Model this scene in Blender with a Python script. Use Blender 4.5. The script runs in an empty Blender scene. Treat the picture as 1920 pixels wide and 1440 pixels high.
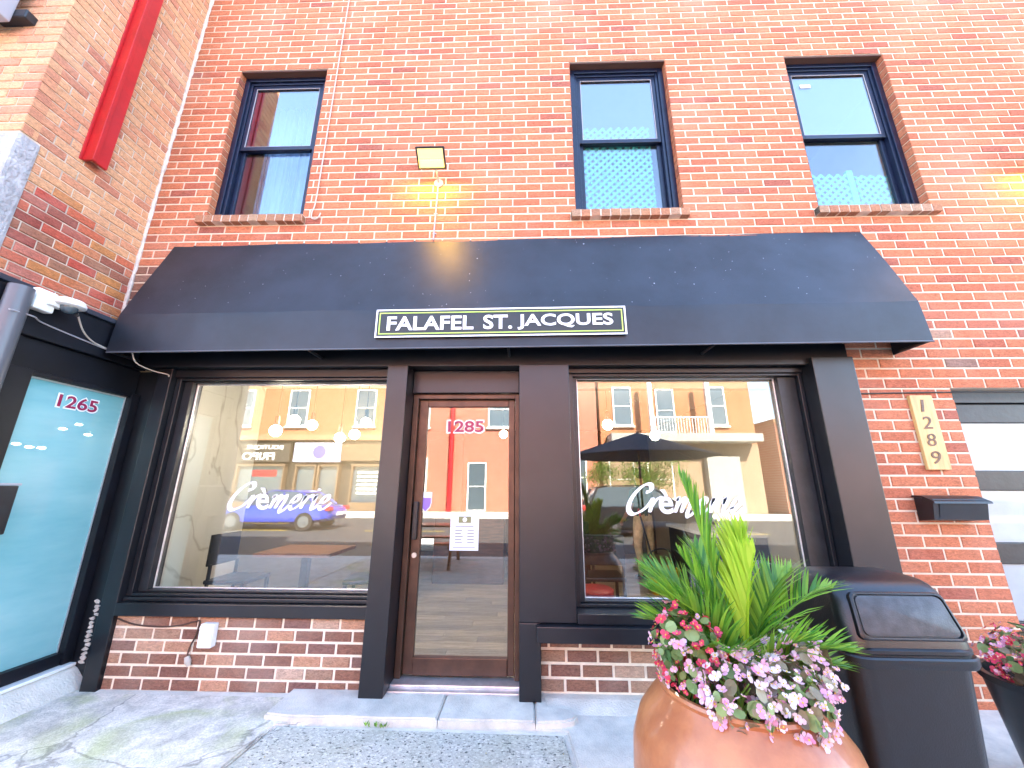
import bpy, bmesh, math, random
from mathutils import Vector, Matrix
R = math.radians
random.seed(7)
scn = bpy.context.scene
COL = scn.collection

# ------------------------------------------------------------------ camera
CAM_POS = Vector((0.0, -3.2, 1.42))
F_PX, PITCH, YAW, ROLL = 730.0, R(15.0), R(1.76), R(0.3)
fw = Vector((-math.sin(YAW) * math.cos(PITCH), math.cos(YAW) * math.cos(PITCH), math.sin(PITCH)))
rt = Vector((math.cos(YAW), math.sin(YAW), 0.0))
up = rt.cross(fw)
r2 = rt * math.cos(ROLL) + up * math.sin(ROLL)
u2 = -rt * math.sin(ROLL) + up * math.cos(ROLL)
cam_d = bpy.data.cameras.new("camera")
cam_d.sensor_width = 36.0
cam_d.sensor_fit = 'HORIZONTAL'
cam_d.lens = F_PX / 1920.0 * 36.0
cam_d.clip_start = 0.05
cam_d.clip_end = 600.0
cam = bpy.data.objects.new("camera", cam_d)
COL.objects.link(cam)
m3 = Matrix((r2, u2, -fw)).transposed()
cam.matrix_world = Matrix.Translation(CAM_POS) @ m3.to_4x4()
scn.camera = cam

# ------------------------------------------------------------------ sky, sun, exposure
SUN_EL, SUN_AZ = R(40.0), R(24.0)          # behind the building, a little to the right
wd = bpy.data.worlds.new("World")
scn.world = wd
wd.use_nodes = True
wn = wd.node_tree
bg = wn.nodes['Background']
sky = wn.nodes.new('ShaderNodeTexSky')
sky.sky_type = 'NISHITA'
sky.sun_disc = False
sky.sun_elevation = SUN_EL
sky.sun_rotation = SUN_AZ
sky.air_density = 1.0
sky.dust_density = 0.5
sky.ozone_density = 2.2
wn.links.new(sky.outputs[0], bg.inputs[0])
bg.inputs[1].default_value = 0.15
sun_d = bpy.data.lights.new("sun", 'SUN')
sun_d.energy = 5.0
sun_d.angle = R(0.5)
sun_d.color = (1.0, 0.93, 0.84)
sun = bpy.data.objects.new("sun", sun_d)
COL.objects.link(sun)
sdir = Vector((math.sin(SUN_AZ) * math.cos(SUN_EL), math.cos(SUN_AZ) * math.cos(SUN_EL), math.sin(SUN_EL)))
sun.rotation_euler = (-sdir).to_track_quat('-Z', 'Y').to_euler()
sun.location = sdir * 60
scn.view_settings.view_transform = 'Standard'
scn.view_settings.look = 'None'
scn.view_settings.gamma = 1.0
scn.view_settings.exposure = 3.62
scn.view_settings.use_curve_mapping = False
try:
    scn.view_settings.use_white_balance = True
    scn.view_settings.white_balance_temperature = 6950
    scn.view_settings.white_balance_tint = 10
except Exception:
    pass
scn.cycles.use_denoising = True
scn.cycles.max_bounces = 10
scn.cycles.transparent_max_bounces = 16
scn.cycles.glossy_bounces = 6
scn.cycles.sample_clamp_indirect = 6.0
scn.cycles.caustics_reflective = False
scn.cycles.caustics_refractive = False

# ------------------------------------------------------------------ materials
MATS = {}
def nodes_of(name):
    m = bpy.data.materials.new(name)
    m.use_nodes = True
    nt = m.node_tree
    return m, nt, nt.nodes['Principled BSDF']
def lk(nt, a, b): nt.links.new(a, b)
def nd(nt, t, **kw):
    n = nt.nodes.new(t)
    for k, v in kw.items():
        setattr(n, k, v)
    return n
def rgb(c): return (c[0], c[1], c[2], 1.0)

def pmat(name, col, rough=0.5, metal=0.0, var=0.0, vscale=6.0, col2=None, bump=0.0, bscale=60.0, spec=0.5,
         emit=None, estr=0.0, rvar=0.0, coat=0.0, stretch=None):
    if name in MATS: return MATS[name]
    m, nt, b = nodes_of(name)
    b.inputs['Base Color'].default_value = rgb(col)
    b.inputs['Roughness'].default_value = rough
    b.inputs['Metallic'].default_value = metal
    b.inputs['Specular IOR Level'].default_value = spec
    b.inputs['Coat Weight'].default_value = coat
    tc = nd(nt, 'ShaderNodeTexCoord')
    src = tc.outputs['Object']
    if stretch:
        mp = nd(nt, 'ShaderNodeMapping')
        mp.inputs['Scale'].default_value = stretch
        lk(nt, src, mp.inputs['Vector'])
        src = mp.outputs['Vector']
    if var > 0 or col2:
        n = nd(nt, 'ShaderNodeTexNoise')
        n.inputs['Scale'].default_value = vscale
        n.inputs['Detail'].default_value = 6
        n.inputs['Roughness'].default_value = 0.62
        lk(nt, src, n.inputs['Vector'])
        mx = nd(nt, 'ShaderNodeMix', data_type='RGBA')
        c2 = col2 if col2 else tuple(max(0, c * (1 - var)) for c in col)
        c1 = col if col2 else tuple(min(1, c * (1 + var)) for c in col)
        mx.inputs['A'].default_value = rgb(c1)
        mx.inputs['B'].default_value = rgb(c2)
        rp = nd(nt, 'ShaderNodeMapRange')
        rp.inputs['From Min'].default_value = 0.36
        rp.inputs['From Max'].default_value = 0.64
        lk(nt, n.outputs['Fac'], rp.inputs['Value'])
        lk(nt, rp.outputs['Result'], mx.inputs['Factor'])
        lk(nt, mx.outputs['Result'], b.inputs['Base Color'])
        if rvar > 0:
            rr = nd(nt, 'ShaderNodeMapRange')
            rr.inputs['To Min'].default_value = rough - rvar
            rr.inputs['To Max'].default_value = rough + rvar
            lk(nt, n.outputs['Fac'], rr.inputs['Value'])
            lk(nt, rr.outputs['Result'], b.inputs['Roughness'])
    if bump > 0:
        n2 = nd(nt, 'ShaderNodeTexNoise')
        n2.inputs['Scale'].default_value = bscale
        n2.inputs['Detail'].default_value = 5
        lk(nt, src, n2.inputs['Vector'])
        bp = nd(nt, 'ShaderNodeBump')
        bp.inputs['Strength'].default_value = bump
        bp.inputs['Distance'].default_value = 0.02
        lk(nt, n2.outputs['Fac'], bp.inputs['Height'])
        lk(nt, bp.outputs['Normal'], b.inputs['Normal'])
    if emit:
        b.inputs['Emission Color'].default_value = rgb(emit)
        b.inputs['Emission Strength'].default_value = estr
    MATS[name] = m
    return m

def brickmat(name, stops, blotch=(0.9, 0.75, 0.62), blotch_amt=0.25, rough=0.9, bump=0.6):
    """colour picked per brick (object or loose piece), with a rugged wire-cut face and lime bloom"""
    m, nt, b = nodes_of(name)
    oi = nd(nt, 'ShaderNodeObjectInfo')
    ge = nd(nt, 'ShaderNodeNewGeometry')
    ad = nd(nt, 'ShaderNodeMath', operation='ADD')
    lk(nt, oi.outputs['Random'], ad.inputs[0]); lk(nt, ge.outputs['Random Per Island'], ad.inputs[1])
    fr = nd(nt, 'ShaderNodeMath', operation='FRACT')
    lk(nt, ad.outputs[0], fr.inputs[0])
    cr = nd(nt, 'ShaderNodeValToRGB')
    cr.color_ramp.interpolation = 'LINEAR'
    els = cr.color_ramp.elements
    while len(els) < len(stops): els.new(0.5)
    for i, (p, c) in enumerate(stops):
        els[i].position = p; els[i].color = rgb(c)
    lk(nt, fr.outputs[0], cr.inputs['Fac'])
    pos = ge.outputs['Position']
    mp = nd(nt, 'ShaderNodeMapping'); mp.inputs['Scale'].default_value = (1, 1, 2.6)
    lk(nt, pos, mp.inputs['Vector'])
    n1 = nd(nt, 'ShaderNodeTexNoise'); n1.inputs['Scale'].default_value = 34; n1.inputs['Detail'].default_value = 7
    n1.inputs['Roughness'].default_value = 0.7; n1.inputs['Distortion'].default_value = 1.2
    lk(nt, mp.outputs['Vector'], n1.inputs['Vector'])
    mr = nd(nt, 'ShaderNodeMapRange'); mr.inputs['From Min'].default_value = 0.35; mr.inputs['From Max'].default_value = 0.68
    mr.inputs['To Min'].default_value = 0.55; mr.inputs['To Max'].default_value = 1.22
    lk(nt, n1.outputs['Fac'], mr.inputs['Value'])
    mul = nd(nt, 'ShaderNodeVectorMath', operation='SCALE')
    lk(nt, cr.outputs['Color'], mul.inputs[0]); lk(nt, mr.outputs['Result'], mul.inputs['Scale'])
    n2 = nd(nt, 'ShaderNodeTexNoise'); n2.inputs['Scale'].default_value = 1.3; n2.inputs['Detail'].default_value = 5
    lk(nt, pos, n2.inputs['Vector'])
    m2 = nd(nt, 'ShaderNodeMapRange'); m2.inputs['From Min'].default_value = 0.5; m2.inputs['From Max'].default_value = 0.75
    m2.inputs['To Max'].default_value = blotch_amt
    lk(nt, n2.outputs['Fac'], m2.inputs['Value'])
    mx = nd(nt, 'ShaderNodeMix', data_type='RGBA')
    mx.inputs['B'].default_value = rgb(blotch)
    lk(nt, m2.outputs['Result'], mx.inputs['Factor']); lk(nt, mul.outputs['Vector'], mx.inputs['A'])
    lk(nt, mx.outputs['Result'], b.inputs['Base Color'])
    b.inputs['Roughness'].default_value = rough
    b.inputs['Specular IOR Level'].default_value = 0.25
    bp = nd(nt, 'ShaderNodeBump'); bp.inputs['Strength'].default_value = bump; bp.inputs['Distance'].default_value = 0.012
    lk(nt, n1.outputs['Fac'], bp.inputs['Height']); lk(nt, bp.outputs['Normal'], b.inputs['Normal'])
    MATS[name] = m
    return m

def glassmat(name, fac=0.10, tint=(1, 1, 1), rough=0.0):
    m, nt, b = nodes_of(name)
    nt.nodes.remove(b)
    out = nt.nodes['Material Output']
    tr = nd(nt, 'ShaderNodeBsdfTransparent'); tr.inputs[0].default_value = rgb(tint)
    gl = nd(nt, 'ShaderNodeBsdfGlossy'); gl.inputs['Roughness'].default_value = rough
    ge = nd(nt, 'ShaderNodeNewGeometry')
    dt = nd(nt, 'ShaderNodeVectorMath', operation='DOT_PRODUCT'); lk(nt, ge.outputs['Incoming'], dt.inputs[0]); lk(nt, ge.outputs['Normal'], dt.inputs[1])
    ab = nd(nt, 'ShaderNodeMath', operation='ABSOLUTE'); lk(nt, dt.outputs['Value'], ab.inputs[0])
    om = nd(nt, 'ShaderNodeMath', operation='SUBTRACT'); om.inputs[0].default_value = 1.0; lk(nt, ab.outputs[0], om.inputs[1])
    pw = nd(nt, 'ShaderNodeMath', operation='POWER'); pw.inputs[1].default_value = 5.0; lk(nt, om.outputs[0], pw.inputs[0])
    ad = nd(nt, 'ShaderNodeMath', operation='MULTIPLY_ADD'); ad.use_clamp = True
    ad.inputs[1].default_value = 0.96 - fac; ad.inputs[2].default_value = 0.04 + fac
    lk(nt, pw.outputs[0], ad.inputs[0])
    mx = nd(nt, 'ShaderNodeMixShader')
    lk(nt, ad.outputs[0], mx.inputs[0]); lk(nt, tr.outputs[0], mx.inputs[1]); lk(nt, gl.outputs[0], mx.inputs[2])
    lk(nt, mx.outputs[0], out.inputs['Surface'])
    MATS[name] = m
    return m

def leafmat(name, c1, c2, rough=0.45, trans=0.3, island=True):
    m, nt, b = nodes_of(name)
    oi = nd(nt, 'ShaderNodeObjectInfo'); ge = nd(nt, 'ShaderNodeNewGeometry')
    ad = nd(nt, 'ShaderNodeMath', operation='ADD'); fr = nd(nt, 'ShaderNodeMath', operation='FRACT')
    lk(nt, oi.outputs['Random'], ad.inputs[0]); lk(nt, ge.outputs['Random Per Island'], ad.inputs[1]); lk(nt, ad.outputs[0], fr.inputs[0])
    mx = nd(nt, 'ShaderNodeMix', data_type='RGBA')
    mx.inputs['A'].default_value = rgb(c1); mx.inputs['B'].default_value = rgb(c2)
    lk(nt, fr.outputs[0], mx.inputs['Factor'])
    lk(nt, mx.outputs['Result'], b.inputs['Base Color'])
    b.inputs['Roughness'].default_value = rough
    out = nt.nodes['Material Output']
    tl = nd(nt, 'ShaderNodeBsdfTranslucent'); lk(nt, mx.outputs['Result'], tl.inputs['Color'])
    ms = nd(nt, 'ShaderNodeMixShader'); ms.inputs[0].default_value = trans
    lk(nt, b.outputs[0], ms.inputs[1]); lk(nt, tl.outputs[0], ms.inputs[2]); lk(nt, ms.outputs[0], out.inputs['Surface'])
    MATS[name] = m
    return m

brickmat('brick_red', [(0.0, (0.56, 0.185, 0.092)), (0.45, (0.60, 0.215, 0.11)), (0.8, (0.52, 0.165, 0.086)), (0.93, (0.46, 0.14, 0.08)), (1.0, (0.37, 0.12, 0.084))], blotch=(0.66, 0.38, 0.28), blotch_amt=0.28)
brickmat('brick_peach', [(0.0, (0.70, 0.36, 0.19)), (0.5, (0.72, 0.40, 0.22)), (0.8, (0.66, 0.30, 0.17)), (1.0, (0.54, 0.22, 0.14))], blotch=(0.7, 0.5, 0.35), blotch_amt=0.25, bump=0.35)
brickmat('brick_mixed', [(0.0, (0.55, 0.10, 0.07)), (0.25, (0.62, 0.17, 0.09)), (0.45, (0.60, 0.27, 0.09)), (0.65, (0.66, 0.22, 0.15)), (0.85, (0.34, 0.08, 0.06)), (1.0, (0.42, 0.20, 0.12))], blotch=(0.65, 0.5, 0.42), blotch_amt=0.3)
brickmat('brick_brown', [(0.0, (0.24, 0.115, 0.085)), (0.35, (0.34, 0.17, 0.11)), (0.6, (0.22, 0.11, 0.095)), (0.75, (0.40, 0.25, 0.17)), (0.90, (0.58, 0.31, 0.19)), (1.0, (0.60, 0.47, 0.36))], blotch=(0.6, 0.45, 0.36), blotch_amt=0.35, bump=0.8)
brickmat('brick_sill', [(0.0, (0.36, 0.18, 0.11)), (0.5, (0.44, 0.20, 0.11)), (1.0, (0.40, 0.28, 0.19))], blotch=(0.4, 0.36, 0.2), blotch_amt=0.4)
pmat('mortar', (0.70, 0.575, 0.43), 0.95, var=0.10, vscale=9, bump=0.5, bscale=160)
pmat('mortar_light', (0.86, 0.76, 0.61), 0.95, var=0.10, vscale=9, bump=0.5, bscale=160)
pmat('mortar_grey', (0.60, 0.50, 0.40), 0.95, var=0.25, vscale=7, bump=0.5, bscale=140)
pmat('caulk', (0.64, 0.58, 0.51), 0.7, var=0.2, vscale=20, bump=0.4, bscale=90)
pmat('black_paint', (0.006, 0.007, 0.010), 0.33, var=0.3, vscale=3, bump=0.05, bscale=3.0, rvar=0.06, spec=0.55)
pmat('black_metal', (0.012, 0.013, 0.016), 0.38, var=0.3, vscale=9, bump=0.08, bscale=30)
pmat('window_blue', (0.005, 0.009, 0.028), 0.30, var=0.25, vscale=12, bump=0.05, bscale=40)
pmat('awning', (0.011, 0.014, 0.021), 0.46, var=0.35, vscale=2.2, bump=0.10, bscale=240, rvar=0.08)
pmat('awning_dust', (0.35, 0.36, 0.38), 0.9)
pmat('white', (0.82, 0.82, 0.80), 0.45)
pmat('sign_white', (0.85, 0.85, 0.83), 0.4)
pmat('sign_green', (0.45, 0.62, 0.12), 0.5)
pmat('sign_black', (0.010, 0.013, 0.012), 0.35)
pmat('bronze', (0.085, 0.042, 0.026), 0.38, metal=0.35, var=0.25, vscale=5, bump=0.04, bscale=40)
pmat('alu', (0.66, 0.67, 0.69), 0.36, metal=0.75, var=0.15, vscale=10, bump=0.05, bscale=80)
pmat('steel', (0.55, 0.55, 0.56), 0.3, metal=1.0)
pmat('concrete', (0.74, 0.69, 0.60), 0.9, col2=(0.54, 0.51, 0.45), vscale=5, bump=0.5, bscale=110)
pmat('concrete_pale', (0.76, 0.71, 0.62), 0.9, col2=(0.58, 0.54, 0.47), vscale=4, bump=0.5, bscale=80)
pmat('red_steel', (0.45, 0.012, 0.014), 0.42, var=0.12, vscale=6, bump=0.08, bscale=50)
pmat('stone', (0.40, 0.40, 0.41), 0.85, var=0.18, vscale=12, bump=1.0, bscale=38)
pmat('wall_white', (0.78, 0.76, 0.72), 0.7)
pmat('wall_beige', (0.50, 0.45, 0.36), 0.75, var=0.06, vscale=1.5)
pmat('ceiling', (0.80, 0.79, 0.76), 0.8)
pmat('shell', (0.30, 0.27, 0.25), 0.9)
pmat('asphalt', (0.055, 0.055, 0.057), 0.9, var=0.2, vscale=3, bump=0.4, bscale=90)
pmat('dark_wood', (0.10, 0.045, 0.022), 0.35, var=0.35, vscale=3, stretch=(2, 14, 14))
pmat('table_wood', (0.30, 0.15, 0.08), 0.3, var=0.25, vscale=3, stretch=(2, 14, 14))
pmat('pale_wood', (0.62, 0.40, 0.16), 0.5, var=0.2, vscale=3, stretch=(12, 12, 1.5))
pmat('rubber', (0.015, 0.015, 0.016), 0.75)
pmat('bin_plastic', (0.003, 0.004, 0.007), 0.34, var=0.3, vscale=14, bump=0.08, bscale=180, rvar=0.06, spec=0.6)
pmat('black_matte', (0.005, 0.006, 0.010), 0.42, var=0.3, vscale=5, bump=0.05, bscale=12, spec=0.35)
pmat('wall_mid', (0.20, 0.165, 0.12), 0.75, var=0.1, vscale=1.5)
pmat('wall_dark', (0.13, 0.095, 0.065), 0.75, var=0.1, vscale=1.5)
pmat('terracotta', (0.52, 0.20, 0.075), 0.36, col2=(0.36, 0.115, 0.045), vscale=5, bump=0.12, bscale=20, rvar=0.12, coat=0.3)
pmat('soil', (0.035, 0.022, 0.015), 0.95, bump=0.8, bscale=60)
pmat('cable_black', (0.02, 0.018, 0.016), 0.6)
pmat('cable_brown', (0.07, 0.035, 0.022), 0.6)
pmat('cable_white', (0.48, 0.43, 0.37), 0.5)
pmat('conduit', (0.34, 0.33, 0.36), 0.5)
pmat('column_grey', (0.10, 0.105, 0.12), 0.35)
pmat('flashing', (0.03, 0.035, 0.05), 0.4)
pmat('shaded_lintel', (0.10, 0.045, 0.03), 0.7)
pmat('bay_white', (0.30, 0.30, 0.28), 0.7)
pmat('magenta', (0.30, 0.012, 0.065), 0.4)
pmat('paper', (0.80, 0.81, 0.80), 0.8)
pmat('print_grey', (0.20, 0.20, 0.20), 0.8)
pmat('print_olive', (0.22, 0.22, 0.10), 0.7)
pmat('purple', (0.30, 0.17, 0.55), 0.5)
pmat('frosted', (0.34, 0.385, 0.40), 0.32, var=0.10, vscale=3, coat=0.4)
pmat('teal_film', (0.17, 0.47, 0.51), 0.20, col2=(0.34, 0.62, 0.63), vscale=1.2, coat=0.7, stretch=(1, 0.4, 1.6))
def _film():
    nt = MATS['teal_film'].node_tree; b = nt.nodes['Principled BSDF']; out = nt.nodes['Material Output']
    tr = nd(nt, 'ShaderNodeBsdfTransparent'); ms = nd(nt, 'ShaderNodeMixShader'); ms.inputs[0].default_value = 0.22
    lk(nt, b.outputs[0], ms.inputs[1]); lk(nt, tr.outputs[0], ms.inputs[2]); lk(nt, ms.outputs[0], out.inputs['Surface'])
_film()
pmat('lattice', (0.09, 0.50, 0.42), 0.6, var=0.15, vscale=8)
pmat('curtain', (0.16, 0.30, 0.52), 0.8, var=0.25, vscale=2.5, stretch=(4, 4, 0.4))
pmat('green_shirt', (0.018, 0.075, 0.045), 0.9)
pmat('khaki', (0.60, 0.47, 0.27), 0.9, var=0.2, vscale=14)
pmat('skin', (0.42, 0.22, 0.14), 0.55)
pmat('hair', (0.02, 0.013, 0.010), 0.6)
pmat('yellow_plastic', (0.62, 0.42, 0.02), 0.4)
pmat('red_plastic', (0.5, 0.03, 0.03), 0.4)
pmat('bulb', (1, 0.93, 0.8), 0.3, emit=(1.0, 0.91, 0.76), estr=8.5)
pmat('downlight', (1, 0.95, 0.88), 0.3, emit=(1.0, 0.92, 0.80), estr=10.0)
pmat('flood_led', (0.35, 0.28, 0.12), 0.3, emit=(1.0, 0.74, 0.26), estr=0.16)
pmat('teal_glow', (1, 1, 1), 0.3, emit=(0.9, 1.0, 1.0), estr=9.0)
leafmat('petal_red', (0.62, 0.02, 0.06), (0.80, 0.10, 0.20), 0.5, 0.25)
leafmat('petal_pink', (0.72, 0.26, 0.44), (0.82, 0.58, 0.68), 0.5, 0.25)
leafmat('petal_white', (0.78, 0.50, 0.62), (0.82, 0.78, 0.76), 0.5, 0.25)

pmat('stamen', (0.75, 0.55, 0.06), 0.6)
pmat('stem_green', (0.12, 0.24, 0.03), 0.5)
leafmat('palm_leaf', (0.04, 0.20, 0.025), (0.30, 0.52, 0.05), 0.34, 0.35)
leafmat('palm_spear', (0.34, 0.56, 0.03), (0.52, 0.70, 0.07), 0.38, 0.35)
leafmat('begonia_leaf', (0.06, 0.15, 0.04), (0.30, 0.38, 0.14), 0.4, 0.2)
leafmat('begonia_bronze', (0.10, 0.07, 0.045), (0.34, 0.30, 0.17), 0.4, 0.15)
leafmat('tree_leaf', (0.06, 0.16, 0.02), (0.22, 0.32, 0.05), 0.5, 0.35)
glassmat('glass_shop', 0.09, (0.97, 0.98, 0.96))
glassmat('glass_upper', 0.25, (0.92, 0.97, 0.98))
glassmat('glass_screen', 0.12, (0.90, 0.95, 0.98), 0.02)
glassmat('glass_far', 0.35, (0.45, 0.5, 0.52))
pmat('pane_far', (0.07, 0.10, 0.12), 0.06, spec=1.0)

# ------------------------------------------------------------------ mesh helpers
WL = {}
class MB:
    def __init__(s): s.v = []; s.f = []
    def add(s, vs, fs):
        o = len(s.v); s.v += [tuple(v) for v in vs]; s.f += [tuple(i + o for i in f) for f in fs]
        return s
    def box(s, x0, x1, y0, y1, z0, z1, b=0.0):
        if b <= 0:
            v = [(x, y, z) for z in (z0, z1) for y in (y0, y1) for x in (x0, x1)]
            s.add(v, [(0, 2, 3, 1), (4, 5, 7, 6), (0, 1, 5, 4), (2, 6, 7, 3), (0, 4, 6, 2), (1, 3, 7, 5)])
        else:
            b = min(b, (x1 - x0) * .45, (y1 - y0) * .45, (z1 - z0) * .45)
            bm = bmesh.new()
            bmesh.ops.create_cube(bm, size=1)
            for v in bm.verts:
                v.co = Vector(((x0 + x1) / 2 + v.co.x * (x1 - x0), (y0 + y1) / 2 + v.co.y * (y1 - y0), (z0 + z1) / 2 + v.co.z * (z1 - z0)))
            bmesh.ops.bevel(bm, geom=bm.edges[:], offset=b, segments=2, affect='EDGES', profile=0.6)
            bm.verts.index_update()
            s.add([v.co for v in bm.verts], [[v.index for v in f.verts] for f in bm.faces])
            bm.free()
        return s
    def quad(s, a, b, c, d): return s.add([a, b, c, d], [(0, 1, 2, 3)])
    def prism(s, poly, axis, a, b):
        """closed polygon (2-D) swept along axis from a to b"""
        n = len(poly)
        def pt(p, t):
            if axis == 'x': return (t, p[0], p[1])
            if axis == 'y': return (p[0], t, p[1])
            return (p[0], p[1], t)
        vs = [pt(p, a) for p in poly] + [pt(p, b) for p in poly]
        fs = [tuple(range(n))[::-1], tuple(range(n, 2 * n))] + [(i, (i + 1) % n, n + (i + 1) % n, n + i) for i in range(n)]
        return s.add(vs, fs)
    def tube(s, pts, r, n=8, closed=False):
        pts = [Vector(p) for p in pts]; m = len(pts)
        rs = r if isinstance(r, (list, tuple)) else [r] * m
        vs = []; fs = []
        ref = Vector((0, 0, 1))
        for i, p in enumerate(pts):
            t = (pts[min(i + 1, m - 1)] - pts[max(i - 1, 0)]).normalized()
            if abs(t.dot(ref)) > 0.95: ref = Vector((1, 0, 0)) if abs(t.x) < 0.9 else Vector((0, 1, 0))
            u = t.cross(ref).normalized(); w = t.cross(u)
            ref = -w if False else ref
            for k in range(n):
                a = 2 * math.pi * k / n
                vs.append(p + (u * math.cos(a) + w * math.sin(a)) * rs[i])
        for i in range(m - 1):
            for k in range(n):
                fs.append((i * n + k, i * n + (k + 1) % n, (i + 1) * n + (k + 1) % n, (i + 1) * n + k))
        fs.append(tuple(range(n))[::-1]); fs.append(tuple(range((m - 1) * n, m * n)))
        return s.add(vs, fs)
    def lathe(s, prof, c=(0, 0, 0), n=32):
        vs = []; fs = []
        for (r, z) in prof:
            for k in range(n):
                a = 2 * math.pi * k / n
                vs.append((c[0] + r * math.cos(a), c[1] + r * math.sin(a), c[2] + z))
        for i in range(len(prof) - 1):
            for k in range(n):
                fs.append((i * n + k, i * n + (k + 1) % n, (i + 1) * n + (k + 1) % n, (i + 1) * n + k))
        if prof[0][0] > 1e-4: fs.append(tuple(range(n))[::-1])
        if prof[-1][0] > 1e-4: fs.append(tuple(range((len(prof) - 1) * n, len(prof) * n)))
        return s.add(vs, fs)
    def sphere(s, c, r, n=12, m=8, sx=1, sy=1, sz=1):
        prof = []
        vs = [(c[0], c[1], c[2] - r * sz)]; fs = []
        for j in range(1, m):
            a = -math.pi / 2 + math.pi * j / m
            for k in range(n):
                b = 2 * math.pi * k / n
                vs.append((c[0] + r * sx * math.cos(a) * math.cos(b), c[1] + r * sy * math.cos(a) * math.sin(b), c[2] + r * sz * math.sin(a)))
        vs.append((c[0], c[1], c[2] + r * sz))
        for k in range(n): fs.append((0, 1 + (k + 1) % n, 1 + k))
        for j in range(m - 2):
            for k in range(n):
                fs.append((1 + j * n + k, 1 + j * n + (k + 1) % n, 1 + (j + 1) * n + (k + 1) % n, 1 + (j + 1) * n + k))
        L = len(vs) - 1
        for k in range(n): fs.append((1 + (m - 2) * n + k, 1 + (m - 2) * n + (k + 1) % n, L))
        return s.add(vs, fs)
    def xf(s, M):
        s.v = [tuple(M @ Vector(v)) for v in s.v]; return s
    def mesh(s, name, off=Vector((0, 0, 0)), smooth=False, ang=38):
        me = bpy.data.meshes.new(name)
        me.from_pydata([tuple(Vector(v) - off) for v in s.v], [], s.f)
        me.update()
        if smooth:
            me.polygons.foreach_set('use_smooth', [True] * len(me.polygons))
            try: me.set_sharp_from_angle(angle=R(ang if smooth is True else smooth))
            except Exception: pass
        return me
    def build(s, name, mat, parent=None, loc=None, smooth=False):
        off = WL[parent] if parent is not None else Vector(loc if loc is not None else (0, 0, 0))
        me = s.mesh(name, off, smooth)
        return put(name, me, mat, parent, None if parent is not None else off)

def put(name, me, mat, parent=None, loc=None, world=None):
    o = bpy.data.objects.new(name, me)
    COL.objects.link(o)
    if mat is not None:
        mm = MATS[mat] if isinstance(mat, str) else mat
        if len(me.materials) == 0: me.materials.append(mm)
    if parent is not None:
        o.parent = parent
        if world is not None:
            o.location = Vector(world) - WL[parent]
            WL[o] = Vector(world)
        else:
            WL[o] = WL[parent].copy()
    else:
        o.location = loc if loc is not None else (0, 0, 0)
        WL[o] = Vector(o.location)
    return o
def tag(o, label=None, cat=None, group=None, kind=None):
    if label: o['label'] = label
    if cat: o['category'] = cat
    if group: o['group'] = group
    if kind: o['kind'] = kind
    return o
def thing(name, label, cat, loc=(0, 0, 0), group=None):
    o = bpy.data.objects.new(name, None)
    o.empty_display_size = 0.1
    COL.objects.link(o)
    o.location = loc
    WL[o] = Vector(loc)
    return tag(o, label, cat, group)
def copy_tree(o, parent=None):
    c = o.copy(); COL.objects.link(c)
    WL[c] = WL[o].copy()
    if parent is not None: c.parent = parent
    for ch in list(o.children): copy_tree(ch, c)
    return c
def text_mesh(s, size, name='lettering', offset=0.0, extrude=0.0, shear=0.0, spacing=1.0):
    cu = bpy.data.curves.new('txt', 'FONT')
    cu.body = s; cu.size = size; cu.offset = offset; cu.extrude = extrude; cu.shear = shear
    cu.space_character = spacing; cu.resolution_u = 4; cu.fill_mode = 'BOTH' if extrude > 0 else 'FRONT'
    ob = bpy.data.objects.new('txt', cu); COL.objects.link(ob)
    dg = bpy.context.evaluated_depsgraph_get()
    me = bpy.data.meshes.new_from_object(ob.evaluated_get(dg))
    me.name = name
    bpy.data.objects.remove(ob); bpy.data.curves.remove(cu)
    return me
def text_fit(s, x0, x1, z0, h, y, name, mat, parent, face='front', offset=0.0, extrude=0.0015, shear=0.0, spacing=1.0):
    """lettering standing in the plane y, spanning x0..x1, cap height h, base z0; facing the street (-y)"""
    me = text_mesh(s, 1.0, name, 0.0, 0.0, shear, spacing)
    xs = [v.co.x for v in me.vertices]; ys = [v.co.y for v in me.vertices]
    sx = (x1 - x0) / (max(xs) - min(xs)); sy = h / (max(ys) - min(ys)); mnx, mny = min(xs), min(ys)
    if offset or extrude:
        bpy.data.meshes.remove(me)
        me = text_mesh(s, 1.0, name, offset, extrude / sy, shear, spacing)
    off = WL[parent]
    for v in me.vertices:
        X = x0 + (v.co.x - mnx) * sx; Z = z0 + (v.co.y - mny) * sy; Y = y - v.co.z * sy
        v.co = Vector((X, Y, Z)) - off
    me.materials.clear(); me.materials.append(MATS[mat])
    return put(name, me, None, parent)
def smooth_path(pts, n=8):
    pts = [Vector(p) for p in pts]; out = []
    for i in range(len(pts) - 1):
        p0 = pts[max(i - 1, 0)]; p1 = pts[i]; p2 = pts[i + 1]; p3 = pts[min(i + 2, len(pts) - 1)]
        for k in range(n):
            t = k / n
            out.append(0.5 * ((2 * p1) + (-p0 + p2) * t + (2 * p0 - 5 * p1 + 4 * p2 - p3) * t * t + (-p0 + 3 * p1 - 3 * p2 + p3) * t ** 3))
    out.append(pts[-1])
    return out
def project(p):
    v = Vector(p) - CAM_POS
    z = v.dot(fw)
    if z < 0.05: return None
    return 960 + F_PX * v.dot(r2) / z, 720 - F_PX * v.dot(u2) / z, z

# ================================================================== ground
g = MB()
g.box(-80, 80, -90, 40, -0.5, -0.16)
road = g.build('road', 'asphalt'); tag(road, kind='structure')
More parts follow.
